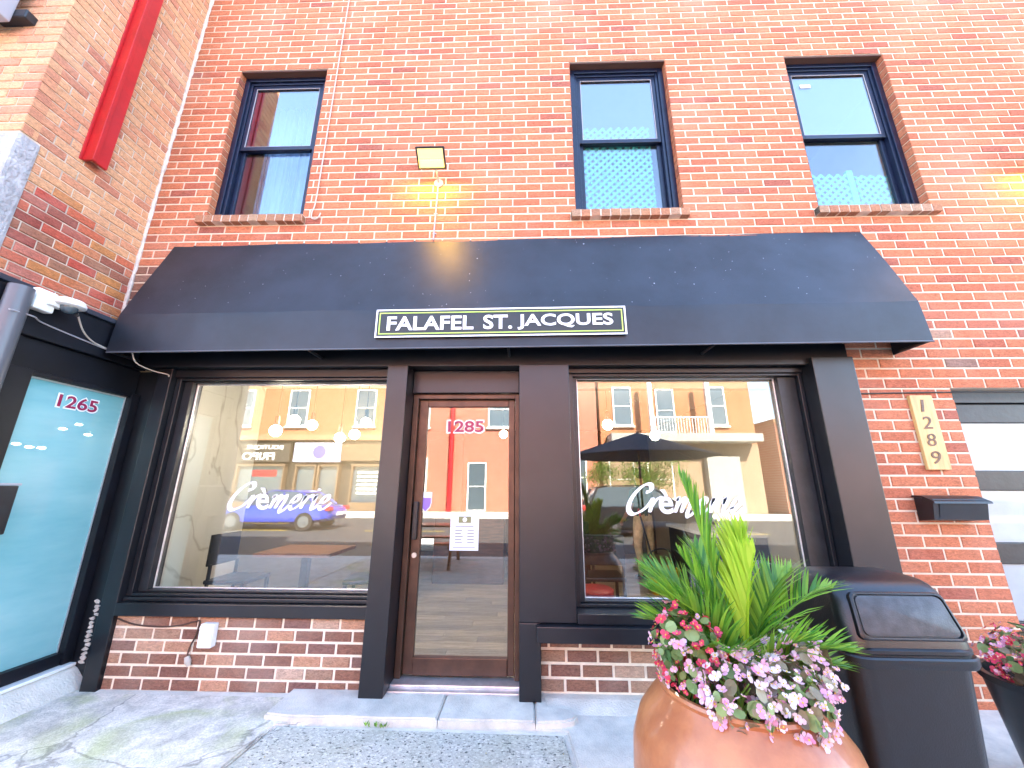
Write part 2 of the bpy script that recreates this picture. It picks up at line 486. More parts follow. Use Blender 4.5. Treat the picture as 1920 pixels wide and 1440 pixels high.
# near pavement: separate slabs with open joints
def gslab_mat():
    m, nt, b = nodes_of('aggregate')
    ge = nd(nt, 'ShaderNodeNewGeometry')
    v = nd(nt, 'ShaderNodeTexVoronoi'); v.inputs['Scale'].default_value = 95
    lk(nt, ge.outputs['Position'], v.inputs['Vector'])
    cr = nd(nt, 'ShaderNodeValToRGB')
    e = cr.color_ramp.elements
    e[0].position = 0.0; e[0].color = rgb((0.10, 0.10, 0.10)); e[1].position = 1.0; e[1].color = rgb((0.76, 0.72, 0.64))
    a = e.new(0.12); a.color = rgb((0.46, 0.435, 0.385)); c = e.new(0.75); c.color = rgb((0.60, 0.565, 0.49))
    sp = nd(nt, 'ShaderNodeSeparateColor'); lk(nt, v.outputs['Color'], sp.inputs[0]); lk(nt, sp.outputs[0], cr.inputs['Fac'])
    n = nd(nt, 'ShaderNodeTexNoise'); n.inputs['Scale'].default_value = 3; n.inputs['Detail'].default_value = 8
    lk(nt, ge.outputs['Position'], n.inputs['Vector'])
    mx = nd(nt, 'ShaderNodeMix', data_type='RGBA'); mx.blend_type = 'MULTIPLY'; mx.inputs['Factor'].default_value = 0.7
    c2 = nd(nt, 'ShaderNodeValToRGB'); c2.color_ramp.elements[0].position = 0.3; c2.color_ramp.elements[0].color = rgb((0.70, 0.72, 0.62)); c2.color_ramp.elements[1].position = 0.7
    lk(nt, n.outputs['Fac'], c2.inputs['Fac']); lk(nt, cr.outputs['Color'], mx.inputs['A']); lk(nt, c2.outputs['Color'], mx.inputs['B'])
    lk(nt, mx.outputs['Result'], b.inputs['Base Color']); b.inputs['Roughness'].default_value = 0.9
    bp = nd(nt, 'ShaderNodeBump'); bp.inputs['Strength'].default_value = 0.5; bp.inputs['Distance'].default_value = 0.006
    lk(nt, v.outputs['Distance'], bp.inputs['Height']); lk(nt, bp.outputs['Normal'], b.inputs['Normal'])
    MATS['aggregate'] = m
gslab_mat()
def mossy():
    m, nt, b = nodes_of('mossy_concrete')
    ge = nd(nt, 'ShaderNodeNewGeometry')
    def noise(s, d, dist=0.0):
        n = nd(nt, 'ShaderNodeTexNoise'); n.inputs['Scale'].default_value = s; n.inputs['Detail'].default_value = d; n.inputs['Distortion'].default_value = dist
        lk(nt, ge.outputs['Position'], n.inputs['Vector']); return n
    n1 = noise(7, 9, 0.6); n2 = noise(2.1, 6, 0.8); n3 = noise(120, 3)
    c1 = nd(nt, 'ShaderNodeValToRGB'); e = c1.color_ramp.elements
    e[0].position = 0.3; e[0].color = rgb((0.50, 0.46, 0.39)); e[1].position = 0.62; e[1].color = rgb((0.82, 0.75, 0.65))
    lk(nt, n1.outputs['Fac'], c1.inputs['Fac'])
    mr = nd(nt, 'ShaderNodeMapRange'); mr.inputs['From Min'].default_value = 0.5; mr.inputs['From Max'].default_value = 0.66; mr.inputs['To Max'].default_value = 0.6
    lk(nt, n2.outputs['Fac'], mr.inputs['Value'])
    mx = nd(nt, 'ShaderNodeMix', data_type='RGBA'); mx.inputs['B'].default_value = rgb((0.50, 0.52, 0.20))
    lk(nt, mr.outputs['Result'], mx.inputs['Factor']); lk(nt, c1.outputs['Color'], mx.inputs['A'])
    wv = nd(nt, 'ShaderNodeVectorMath', operation='MULTIPLY_ADD'); wv.inputs[1].default_value = (0.16, 0.16, 0.16); lk(nt, n1.outputs['Color'], wv.inputs[0]); lk(nt, ge.outputs['Position'], wv.inputs[2])
    vo = nd(nt, 'ShaderNodeTexVoronoi'); vo.feature = 'DISTANCE_TO_EDGE'; vo.inputs['Scale'].default_value = 0.9; lk(nt, wv.outputs[0], vo.inputs['Vector'])
    ck_ = nd(nt, 'ShaderNodeMapRange'); ck_.inputs['From Min'].default_value = 0.002; ck_.inputs['From Max'].default_value = 0.008; ck_.inputs['To Min'].default_value = 0.6; ck_.inputs['To Max'].default_value = 1.0; lk(nt, vo.outputs['Distance'], ck_.inputs['Value'])
    n4 = noise(60, 6); gr = nd(nt, 'ShaderNodeMapRange'); gr.inputs['From Min'].default_value = 0.3; gr.inputs['From Max'].default_value = 0.7; gr.inputs['To Min'].default_value = 0.78; gr.inputs['To Max'].default_value = 1.12; lk(nt, n4.outputs['Fac'], gr.inputs['Value'])
    mm_ = nd(nt, 'ShaderNodeMath', operation='MULTIPLY'); lk(nt, ck_.outputs[0], mm_.inputs[0]); lk(nt, gr.outputs[0], mm_.inputs[1])
    scl = nd(nt, 'ShaderNodeVectorMath', operation='SCALE'); lk(nt, mx.outputs['Result'], scl.inputs[0]); lk(nt, mm_.outputs[0], scl.inputs['Scale'])
    lk(nt, scl.outputs['Vector'], b.inputs['Base Color']); b.inputs['Roughness'].default_value = 0.9
    ad = nd(nt, 'ShaderNodeMath', operation='ADD'); lk(nt, n1.outputs['Fac'], ad.inputs[0]); lk(nt, n3.outputs['Fac'], ad.inputs[1])
    bp = nd(nt, 'ShaderNodeBump'); bp.inputs['Strength'].default_value = 0.6; bp.inputs['Distance'].default_value = 0.012
    lk(nt, ad.outputs[0], bp.inputs['Height']); lk(nt, bp.outputs['Normal'], b.inputs['Normal'])
    MATS['mossy_concrete'] = m
mossy()
pav = MB().box(-14, 14, -5.4, 0.25, -0.16, -0.022).build('pavement', 'concrete_pale'); tag(pav, kind='structure')
def slab(poly, z1, mat, z0=-0.04):
    bm = bmesh.new()
    vs = [bm.verts.new((x, y, z0)) for x, y in poly]
    f = bm.faces.new(vs)
    ex = bmesh.ops.extrude_face_region(bm, geom=[f])
    for e in ex['geom']:
        if isinstance(e, bmesh.types.BMVert): e.co.z = z1
    bmesh.ops.recalc_face_normals(bm, faces=bm.faces[:])
    top = [e for e in bm.edges if all(v.co.z > z1 - 1e-5 for v in e.verts)]
    bmesh.ops.bevel(bm, geom=top, offset=0.010, segments=2, affect='EDGES')
    me = bpy.data.meshes.new('slab'); bm.to_mesh(me); bm.free()
    return put('slab', me, mat, pav)
slab([(-3.30, 0.2), (-3.30, -5.3), (-1.98, -5.3), (-1.55, -0.37), (-1.30, -0.335), (-1.30, 0.2)], 0.0, 'mossy_concrete')
slab([(-1.965, -5.3), (0.66, -5.3), (0.235, -0.40), (-1.535, -0.375)], -0.004, 'aggregate')
slab([(0.675, -5.3), (3.6, -5.3), (3.6, 0.2), (-1.285, 0.2), (-1.285, -0.30), (0.26, -0.36)], -0.006, 'concrete')
slab([(3.612, -5.3), (7.6, -5.3), (7.6, 0.2), (3.612, 0.2)], -0.004, 'concrete_pale')
slab([(7.612, -5.3), (13.9, -5.3), (13.9, 0.2), (7.612, 0.2)], -0.006, 'concrete')
slab([(-13.9, -1.2), (-13.9, -5.3), (-3.312, -5.3), (-3.312, -1.2)], -0.005, 'concrete_pale')
# doorstep pad with broken, rounded right end
pad = [(-1.66, 0.16), (-1.66, -0.315)]
for k in range(9):
    x = -1.5 + k * 0.2; pad.append((x, -0.335 + random.uniform(-0.006, 0.006)))
pad += [(0.24, -0.33), (0.31, -0.30), (0.335, -0.25), (0.31, -0.19), (0.20, -0.165), (0.15, -0.16), (0.15, 0.16)]
cuts = [-0.54, 0.07]
def pad_piece(xa, xb):
    pts = [p for p in pad if xa + 0.004 < p[0] < xb - 0.004]
    # clip the front and back lines at the joints
    front = sorted([p for p in pad if p[1] < -0.1], key=lambda p: p[0])
    def fy(x):
        for a, b in zip(front, front[1:]):
            if a[0] <= x <= b[0]: return a[1] + (b[1] - a[1]) * (x - a[0]) / max(1e-6, b[0] - a[0])
        return -0.33
    poly = [(xa, 0.16), (xa, fy(xa))] + [p for p in pad[1:-1] if xa + 0.01 < p[0] < xb - 0.01] + ([(xb, fy(xb)), (xb, 0.16)] if xb < 0.1 else [(0.15, 0.16)])
    slab(poly, 0.034 + random.uniform(-0.002, 0.002), 'concrete', -0.03)
pad_piece(-1.65, -0.544); pad_piece(-0.539, 0.066); pad_piece(0.071, 0.5)
kerb = MB().box(-60, 60, -5.62, -5.41, -0.16, -0.02, 0.02).build('kerb', 'concrete_pale'); tag(kerb, kind='structure')
# far pavement
fp = MB().box(-80, 80, -22.0, -18.5, -0.16, -0.02).build('far_pavement', 'concrete_pale'); tag(fp, kind='structure')
fk = MB().box(-80, 80, -18.49, -18.3, -0.16, -0.0, 0.02).build('far_kerb', 'concrete'); tag(fk, kind='structure')
# yellow centre line
cl = MB()
for k in range(-12, 12): cl.box(k * 6.0, k * 6.0 + 3.0, -12.05, -11.93, -0.17, -0.155)
pmat('road_yellow', (0.62, 0.45, 0.06), 0.8)
tag(cl.build('road_marking', 'road_yellow'), kind='structure')

# ================================================================== brick laying
_bm = {}
def brick_data(L, H, D, proud):
    k = (round(L, 3), round(H, 3), D, proud)
    if k not in _bm: _bm[k] = brick_geo(*k)
    return _bm[k]
def brick_geo(L, H, D, proud, c=0.005):
    l, h = L / 2, H / 2; vs = []
    for (y, a, b) in ((D, l, h), (-proud + c, l, h), (-proud, l - c, h - c)):
        vs += [(-a, y, -b), (a, y, -b), (a, y, b), (-a, y, b)]
    fs = [(8, 9, 10, 11)]
    for o in (0, 4):
        for k in range(4):
            fs.append((o + k, o + (k + 1) % 4, o + 4 + (k + 1) % 4, o + 4 + k))
    return vs, fs
_bmesh = {}
def brick_mesh(L, H, D, proud, mat):
    k = (round(L, 3), round(H, 3), D, proud, mat)
    if k not in _bmesh:
        vs, fs = brick_data(L, H, D, proud)
        me = bpy.data.meshes.new('brick'); me.from_pydata(vs, [], fs); me.update(); me.materials.append(MATS[mat])
        _bmesh[k] = me
    return _bmesh[k]
def lay(u0, u1, z0, z1, course, mod, joint, openings, phase=0.0):
    out = []; n = int(round((z1 - z0) / course))
    for i in range(n):
        za, zb = z0 + i * course, z0 + (i + 1) * course
        iv = [(u0, u1)]
        for (a, b, c, d) in openings:
            if min(zb, d) - max(za, c) > course * 0.3:
                nv = []
                for (p, q) in iv:
                    if b <= p or a >= q: nv.append((p, q)); continue
                    if a > p: nv.append((p, a))
                    if b < q: nv.append((b, q))
                iv = nv
        off = phase + (mod / 2 if i % 2 else 0) + ((i * 37) % 11 - 5) * 0.0016
        for (p, q) in iv:
            k0 = math.floor((p - off) / mod); cuts = [p]
            x = off + (k0 + 1) * mod
            while x < q - 0.03:
                if x - cuts[-1] > 0.03: cuts.append(x)
                x += mod
            cuts.append(q)
            for ca, cb in zip(cuts, cuts[1:]):
                la = ca + (joint / 2 if ca != p else 0.0); lb = cb - (joint / 2 if cb != q else 0.0)
                if lb - la < 0.025: continue
                out.append(((la + lb) / 2, (za + zb) / 2, lb - la, course - joint))
    return out
def brick_wall(parent, bricks, plane, rot, D, proud, mat_of, nmax, keep=None, stuff='brickwork'):
    """plane(u, z) -> world centre; the nmax bricks that show largest become objects of their own, the rest one joined part"""
    rows = []
    for (u, z, L, H) in bricks:
        p = plane(u, z); pr = project(p)
        vis = pr is not None and -20 < pr[0] < 1940 and -20 < pr[1] < 1460 and (keep is None or keep(u, z))
        rows.append((0 if vis else 1, pr[2] if pr else 99, u, z, L, H, p))
    rows.sort(key=lambda r: (r[0], r[1]))
    rest = {}
    Rz = Matrix.Rotation(rot, 4, 'Z')
    for i, (nv, zc, u, z, L, H, p) in enumerate(rows):
        mt = mat_of(u, z)
        jit = random.uniform(-0.0018, 0.0018); rz = random.gauss(0, 0.0025); ry = random.gauss(0, 0.0022)
        M = Matrix.Translation(p) @ Rz @ Matrix.Translation((0, jit, 0)) @ Matrix.Rotation(ry, 4, 'Y') @ Matrix.Rotation(rz, 4, 'Z')
        if i < nmax and nv == 0:
            o = put('brick', brick_mesh(L, H, D, proud, mt), None, parent)
            M2 = M.copy(); M2.translation = M2.translation - WL[parent]
            o.matrix_local = M2
        else:
            vs, fs = brick_data(L, H, D, proud)
            rest.setdefault(mt, MB()).add([M @ Vector(v) for v in vs], fs)
    for mt, mb in rest.items():
        o = mb.build(stuff, mt, parent); tag(o, kind='stuff')
def mortar_cells(mb, u0, u1, z0, z1, openings, put_box):
    us = sorted({u0, u1, *[min(max(o[0], u0), u1) for o in openings], *[min(max(o[1], u0), u1) for o in openings]})
    zs = sorted({z0, z1, *[min(max(o[2], z0), z1) for o in openings], *[min(max(o[3], z0), z1) for o in openings]})
    for a, b in zip(us, us[1:]):
        for c, d in zip(zs, zs[1:]):
            um, zm = (a + b) / 2, (c + d) / 2
            if any(o[0] < um < o[1] and o[2] < zm < o[3] for o in openings): continue
            put_box(mb, a, b, c, d)

# ================================================================== main building
main = thing('brick_building', 'red brick building with black shopfront and three blue framed upper windows', 'building', (0, 0, 0))
COURSE = 0.0873; ZREF = 3.975
Z0 = ZREF - 46 * COURSE          # about -0.04
Z1 = ZREF + 44 * COURSE
WINS = [(-3.13, -2.16), (0.508, 1.530), (2.790, 3.810)]
WZ = (ZREF, ZREF + 22 * COURSE)
GAR = (3.50, 6.30, Z0 - 0.1, Z0 + 26 * COURSE)
STORE = (-3.69, 2.68, Z0 - 0.1, 2.44)
XR = 9.0
ops_m = [(a - 0.006, b + 0.006, WZ[0], WZ[1] + 0.004) for a, b in WINS] + [(GAR[0] - 0.006, GAR[1], GAR[2], GAR[3] + 0.004), STORE]
wall = MB()
mortar_cells(wall, -3.70, XR, -0.04, Z1, ops_m, lambda mb, a, b, c, d: mb.box(a, b, 0.0, 0.22, c, d))
wall = wall.build('wall', 'mortar', main)
ops_b = [(a, b, WZ[0], WZ[1]) for a, b in WINS] + [(a - 0.055, b + 0.035, WZ[0] - COURSE, WZ[0]) for a, b in WINS] + [GAR, (-3.70, 2.68, -1, 2.44), (-3.30, 2.68, 2.4, 3.56), (2.68, 3.04, 2.80, 3.56)]
br = lay(-3.695, XR, Z0, Z1, COURSE, 0.2675, 0.0128, ops_b, 0.04)
brick_wall(wall, br, lambda u, z: Vector((u, 0, z)), 0.0, 0.11, 0.005,
           lambda u, z: ('brick_brown' if (u < -3.3 and z < 3.42) or (abs(u - 3.62) < 0.14 and (abs(z - 2.72) < 0.04 or abs(z - 2.46) < 0.04)) else 'brick_red'), 300,
           keep=lambda u, z: not (-3.4 < u < 3.12 and z < 3.72))
# shell behind the front
sh = MB()
sh.box(-3.7, XR, 0.22, 9.0, Z1 - 0.02, Z1 + 0.1); sh.box(-3.7, XR, 8.8, 9.0, 0, Z1 - 0.02); sh.box(XR - 0.2, XR, 0.22, 8.8, 0, Z1 - 0.02); sh.box(-3.9, -3.7, 0.22, 9.0, 0, Z1 - 0.02)
sh.box(-3.7, XR - 0.2, 0.22, 8.8, 2.86, 3.05)
sh.build('shell', 'shell', main)
cap = MB().box(-3.74, XR + 0.04, -0.06, 0.3, Z1 + 0.102, Z1 + 0.17, 0.01).build('parapet_cap', 'concrete', main)
rr = thing('shade_block', 'unseen plain brick block added for shade right of the brick building', 'building', (9.2, 0, 0))  # unseen neighbour, added to keep the sun off the street at right
MB().box(9.15, 24, 0.0, 9, -0.1, 8.0).build('wall', 'brick_red', rr)
MB().box(9.1, 24.1, -0.06, 9.1, 8.0, 8.15).build('roof', 'shell', rr)

# ---- upper windows
def sash_window(idx, x0, x1, label):
    z0, z1 = WZ
    win = MB()
    # outer frame: brickmould plus two stepped stops
    def ring(mb, a, b, c, d, w, ya, yb, wb=None, bev=0.004):
        wb = w if wb is None else wb
        mb.box(a, a + w, ya, yb, c, d, bev); mb.box(b - w, b, ya, yb, c, d, bev)
        mb.box(a + w, b - w, ya, yb, d - w, d, bev); mb.box(a + w, b - w, ya, yb, c, c + wb, bev)
    ring(win, x0 + 0.002, x1 - 0.002, z0 + 0.002, z1 - 0.002, 0.055, 0.075, 0.17, 0.03)
    w = win.build('window', 'window_blue', main); tag(w, label)
    fr = MB(); ring(fr, x0 + 0.057, x1 - 0.057, z0 + 0.032, z1 - 0.057, 0.028, 0.095, 0.18, 0.02); fr.build('frame', 'window_blue', w)
    zm = z0 + 0.50 * (z1 - z0)
    a, b = x0 + 0.085, x1 - 0.085
    us = MB(); ring(us, a + 0.001, b - 0.001, zm - 0.02, z1 - 0.086, 0.036, 0.108, 0.138, 0.045); us.build('upper_sash', 'window_blue', w)
    ls = MB(); ring(ls, a + 0.001, b - 0.001, z0 + 0.053, zm + 0.03, 0.042, 0.142, 0.172, 0.055); ls.build('lower_sash', 'window_blue', w)
    MB().box(a + 0.037, b - 0.037, 0.120, 0.126, zm + 0.025, z1 - 0.122).build('upper_pane', 'glass_upper', w)
    MB().box(a + 0.043, b - 0.043, 0.154, 0.160, z0 + 0.108, zm - 0.025).build('lower_pane', 'glass_screen', w)
    tr = MB(); ring(tr, a + 0.037, b - 0.037, zm + 0.025, z1 - 0.122, 0.008, 0.112, 0.119); tr.build('glazing_bead', 'conduit', w)
    MB().box(x0 + 0.003, x1 - 0.003, 0.006, 0.074, z1 - 0.014, z1 - 0.002).build('shaded_lintel', 'shaded_lintel', w)  # dark brown strip: brick lintel with the shadow under it put into its colour
    # rowlock brick sill
    n = 12; L = (x1 + 0.035) - (x0 - 0.055); sp = L / n
    MB().box(x0 - 0.05, x1 + 0.03, -0.058, 0.10, z0 - COURSE + 0.007, z0 - 0.0075).build('sill', 'mortar_grey', w)
    for k in range(n):
        q = MB().box(-sp / 2 + 0.005, sp / 2 - 0.005, -0.02, 0.11, -0.038, 0.038, 0.005)
        key = ('sill', round(sp, 4))
        if key not in _bmesh:
            me = q.mesh('sill_brick'); me.materials.append(MATS['brick_sill']); _bmesh[key] = me
        put('sill_brick', _bmesh[key], None, w, world=(x0 - 0.055 + sp * (k + 0.5), -0.042 + random.uniform(-0.003, 0.003), z0 - COURSE / 2 + random.uniform(-0.002, 0.002)))
    # small room behind
    rm = MB()
    rm.box(x0 - 0.5, x1 + 0.5, 1.9, 1.95, z0 - 0.7, z1 + 0.3); rm.box(x0 - 0.55, x0 - 0.5, 0.23, 1.9, z0 - 0.7, z1 + 0.3); rm.box(x1 + 0.5, x1 + 0.55, 0.23, 1.9, z0 - 0.7, z1 + 0.3)
    rm.box(x0 - 0.5, x1 + 0.5, 0.23, 1.9, z1 + 0.3, z1 + 0.35); rm.box(x0 - 0.5, x1 + 0.5, 0.23, 1.9, z0 - 0.72, z0 - 0.7)
    rm.build('room', 'wall_beige', main)
    return w
sash_window(0, *WINS[0], 'dark blue sash window nearest the red steel post')
sash_window(1, *WINS[1], 'dark blue sash window with a tall pale lattice behind its glass')
w3 = sash_window(2, *WINS[2], 'dark blue sash window with a low green lattice and a small white sticker')
MB().box(2.99, 3.10, 0.116, 0.119, 5.60, 5.645).build('sticker', 'paper', w3)
def lattice(x0, x1, z0, z1, y, tilt, label):
    t = thing('trellis', label, 'trellis', ((x0 + x1) / 2, y, z0))
    for sgn, yy in ((1, 0), (-1, 0.008)):
        mb = MB(); st = 0.085; H = z1 - z0; W = x1 - x0
        k = -H
        while k < W:
            # slat from (k,0) at 45 degrees, clipped to the panel
            a = max(0, -k); b = min(H, W - k)
            if b - a > 0.02:
                hw = 0.019
                def P(s, o):
                    u = k + s + o * 0.7071; v = s - o * 0.7071
                    u = min(max(u, 0), W); v = min(max(v, 0), H)
                    return (x0 + u if sgn > 0 else x1 - u, v + z0)
                poly = [P(a, hw), P(b, hw), P(b, -hw), P(a, -hw)]
                mb.prism(poly, 'y', y + yy, y + yy + 0.007)
            k += st
        mb.build('slat_layer', 'lattice', t)
    return t
lattice(0.62, 1.36, WZ[0] + 0.03, 5.20, 0.182, 0, 'pale turquoise lattice panel behind the middle upper window')
lattice(2.88, 3.30, WZ[0] + 0.02, 4.54, 0.182, 0, 'left of two green lattice panels behind the right upper window')
lattice(3.37, 3.72, WZ[0] + 0.02, 4.52, 0.182, 0, 'right of two green lattice panels behind the right upper window')
po = MB().box(3.305, 3.365, 0.182, 0.222, WZ[0] - 0.68, 4.58, 0.005).build('lattice_post', 'lattice', None, (3.335, 0.23, WZ[0] - 0.68)); tag(po, 'green post with a cap between two lattice panels', 'post')
for (a, b, lab) in ((-3.02, -2.27, 'pale blue blind hanging behind the window nearest the red post'),):
    cu = MB(); n = 60
    vs = []
    for k in range(n + 1):
        x = a + (b - a) * k / n; y = 0.42 + 0.02 * math.sin(k * 1.05) + 0.008 * math.sin(k * 2.3)
        vs += [(x, y, WZ[0] - 0.1), (x, y, WZ[1] - 0.05), (x, y + 0.006, WZ[1] - 0.05), (x, y + 0.006, WZ[0] - 0.1)]
    fs = []
    for k in range(n):
        for j in range(4): fs.append((4 * k + j, 4 * k + (j + 1) % 4, 4 * k + 4 + (j + 1) % 4, 4 * k + 4 + j))
    cu.add(vs, fs); o = cu.build('curtain', 'curtain', None, ((a + b) / 2, 0.42, WZ[0] - 0.1), smooth=True); tag(o, lab, 'curtain')

# ---- shopfront of the main building (black panels, ledges, base brick)
def part(name, mat, *boxes, parent=main, bev=0.006, label=None):
    mb = MB()
    for b in boxes: mb.box(*b, bev)
    o = mb.build(name, mat, parent, smooth=False)
    if label: o['label'] = label
    return o
part('pillar', 'black_paint', (-1.135, -0.965, -0.12, 0.20, 0.03, 2.415))
part('pillar', 'black_paint', (-0.035, 0.115, -0.12, 0.20, 0.03, 0.505), (-0.035, 0.372, -0.121, 0.20, 0.507, 2.415))
part('pillar', 'black_paint', (2.345, 2.675, -0.12, 0.20, -0.02, 2.47))
part('corner_post', 'black_paint', (-3.185, -3.062, -0.035, 0.20, -0.02, 2.415))
part('corner_panel', 'black_paint', (-3.69, -3.187, 0.06, 0.20, 0.0, 2.415))
part('header', 'black_paint', (-3.36, 2.675, -0.075, 0.22, 2.418, 2.60), (-3.36, 2.675, -0.05, 0.22, 2.602, 3.5))
part('header_trim', 'black_paint', (-3.06, -1.137, 0.0, 0.20, 2.345, 2.416))
part('header_trim', 'black_paint', (0.374, 2.343, 0.0, 0.20, 2.372, 2.416))
part('door_header', 'black_paint', (-0.963, -0.037, 0.06, 0.21, 2.215, 2.416))
# left base
part('window_sill', 'black_paint', (-3.06, -1.137, -0.045, 0.20, 0.487, 0.575), (-3.06, -1.137, 0.0, 0.20, 0.577, 0.605))
part('window_sill', 'black_paint', (0.085, 2.343, -0.185, 0.0, 0.402, 0.502), (0.374, 2.343, -0.135, 0.20, 0.504, 0.572))
bl = part('base_wall', 'mortar_light', (-3.06, -1.137, 0.0, 0.20, -0.04, 0.486), bev=0)
b1 = lay(-3.058, -1.140, -0.002, 0.484, 0.081, 0.2145, 0.0175, [], 0.03)
brick_wall(bl, b1, lambda u, z: Vector((u, 0, z)), 0, 0.08, 0.008, lambda u, z: 'brick_brown', 400)
brt = part('base_wall', 'mortar_light', (0.117, 2.343, 0.0, 0.20, -0.04, 0.401), bev=0)
b2 = lay(0.119, 2.340, 0.040, 0.400, 0.090, 0.2245, 0.0185, [], 0.07)
brick_wall(brt, b2, lambda u, z: Vector((u, 0, z)), 0, 0.08, 0.008, lambda u, z: 'brick_brown', 400)
ft = MB().prism([(-0.002, 0.036), (-0.06, 0.032), (-0.20, -0.012), (-0.20, -0.04), (0.02, -0.04)], 'x', 0.13, 2.343).build('footing', 'concrete_pale', main)
ft2 = MB().prism([(-0.002, 0.004), (-0.05, -0.0), (-0.10, -0.012), (-0.10, -0.04), (0.02, -0.04)], 'x', -3.06, -1.66).build('footing', 'concrete_pale', main)

def shop_window(x0, x1, z0, z1, gl, gr, gb, gt, label):
    w = MB()
    def ring(mb, a, b, c, d, a2, b2, c2, d2, ya, yb):
        mb.box(a, a2, ya, yb, c, d, 0.004); mb.box(b2, b, ya, yb, c, d, 0.004)
        mb.box(a2, b2, ya, yb, d2, d, 0.004); mb.box(a2, b2, ya, yb, c, c2, 0.004)
    ring(w, x0, x1, z0, z1, x0 + 0.045, x1 - 0.03, z0 + 0.02, z1 - 0.02, 0.02, 0.16)
    w = w.build('shop_window', 'black_paint', main); tag(w, label)
    f = MB(); ring(f, x0 + 0.047, x1 - 0.032, z0 + 0.022, z1 - 0.022, gl - 0.012, gr + 0.012, gb - 0.012, gt + 0.012, 0.06, 0.17); f.build('frame', 'black_metal', w)
    e = MB(); ring(e, gl - 0.011, gr + 0.011, gb - 0.011, gt + 0.011, gl, gr, gb, gt, 0.105, 0.118); e.build('glazing_bead', 'alu', w)
    p = MB().box(gl - 0.004, gr + 0.004, 0.120, 0.126, gb - 0.004, gt + 0.004).build('pane', 'glass_shop', w)
    return w
SWL = shop_window(-3.058, -1.139, 0.607, 2.343, -2.925, -1.195, 0.655, 2.300, 'wide shop window left of the door with white lettering')
SWR = shop_window(0.376, 2.341, 0.574, 2.370, 0.470, 2.150, 0.622, 2.345, 'wide shop window behind the potted palm')
part('blind_case', 'wall_beige', (0.47, 2.13, 0.14, 0.22, 2.27, 2.345), parent=SWR)

# ---- script lettering painted on the glass
def script_word(win, x0, width, z0, y):
    sh = 0.34
    W = []
    W.append([(1.02, 1.34), (1.22, 1.36), (1.34, 1.58), (1.18, 1.84), (0.82, 1.80), (0.40, 1.38), (0.14, 0.80), (0.16, 0.22), (0.52, -0.08), (1.00, 0.10), (1.36, 0.44), (1.58, 0.86)])
    W.append([(1.56, 0.98), (1.62, 0.60), (1.60, 0.04)]); W.append([(1.62, 0.36), (1.80, 0.78), (2.02, 0.98), (2.20, 0.84)])
    mx = 3.18
    W.append([(mx, 0.78), (mx + .10, 0.98), (mx + .14, 0.6), (mx + .10, 0.04)]); W.append([(mx + .12, 0.34), (mx + .32, 0.86), (mx + .52, 0.94), (mx + .54, 0.55), (mx + .50, 0.04)])
    W.append([(mx + .52, 0.34), (mx + .74, 0.86), (mx + .96, 0.94), (mx + .98, 0.50), (mx + .90, 0.04), (mx + 1.0, -0.22), (mx + 1.22, -0.06), (mx + 1.5, 0.38)])
    def e(x): W.append([(x - .1, 0.28), (x + .20, 0.44), (x + .44, 0.66), (x + .44, 0.90), (x + .24, 0.98), (x + .04, 0.70), (x + .02, 0.26), (x + .22, 0.0), (x + .5, 0.10), (x + .82, 0.46)])
    e(mx + 1.52)
    rx = mx + 2.36
    W.append([(rx - .04, 0.46), (rx + .08, 0.98), (rx + .08, 0.55), (rx + .06, 0.04)]); W.append([(rx + .08, 0.36), (rx + .26, 0.78), (rx + .46, 0.98), (rx + .62, 0.84)])
    ix = rx + .80
    W.append([(ix - .08, 0.60), (ix + .04, 0.98), (ix + .04, 0.5), (ix + .06, 0.06), (ix + .24, 0.04), (ix + .50, 0.40)]); W.append([(ix + .05, 1.32), (ix + .06, 1.42), (ix + .07, 1.46)])
    e(ix + .56)
    tot = ix + .56 + 0.82 + sh * 0.46
    s = width / tot
    mb = MB(); mb2 = MB(); dot = MB()
    for si, st in enumerate(W):
        pts = smooth_path([Vector((p[0], p[1], 0)) for p in st], 7)
        vs = []; n = len(pts)
        for i, p in enumerate(pts):
            t = (pts[min(i + 1, n - 1)] - pts[max(i - 1, 0)]); t.normalize()
            ang = math.atan2(t.y, t.x)
            w = 0.055 + 0.085 * abs(math.sin(ang - R(25)))
            if si == 0: w *= 1.15
            taper = min(1, (i + 1.5) / 3.0, (n - i + 0.5) / 3.0)
            w *= 0.45 + 0.55 * taper
            nrm = Vector((-t.y, t.x, 0))
            for q in (p + nrm * w, p - nrm * w):
                X = q.x + q.y * sh
                vs.append((x0 + X * s, y - 0.0003 * si, z0 + q.y * s))
        (dot if len(st) == 3 and st[0][1] > 1.2 else (mb if si < 3 else mb2)).add(vs, [(2 * i, 2 * i + 1, 2 * i + 3, 2 * i + 2) for i in range(n - 1)])
    mb.build('lettering', 'sign_white', win); mb2.build('lettering', 'sign_white', win); dot.build('lettering_dot', 'sign_white', win)
    text_fit('\u00e8', x0 + 2.28 * s, x0 + 3.16 * s, z0 - 0.02 * s, 1.48 * s, y - 0.004, 'lettering', 'sign_white', win, offset=0.018)
script_word(SWL, -2.475, 0.885, 1.245, 0.1185)
script_word(SWR, 0.815, 0.950, 1.235, 0.1185)

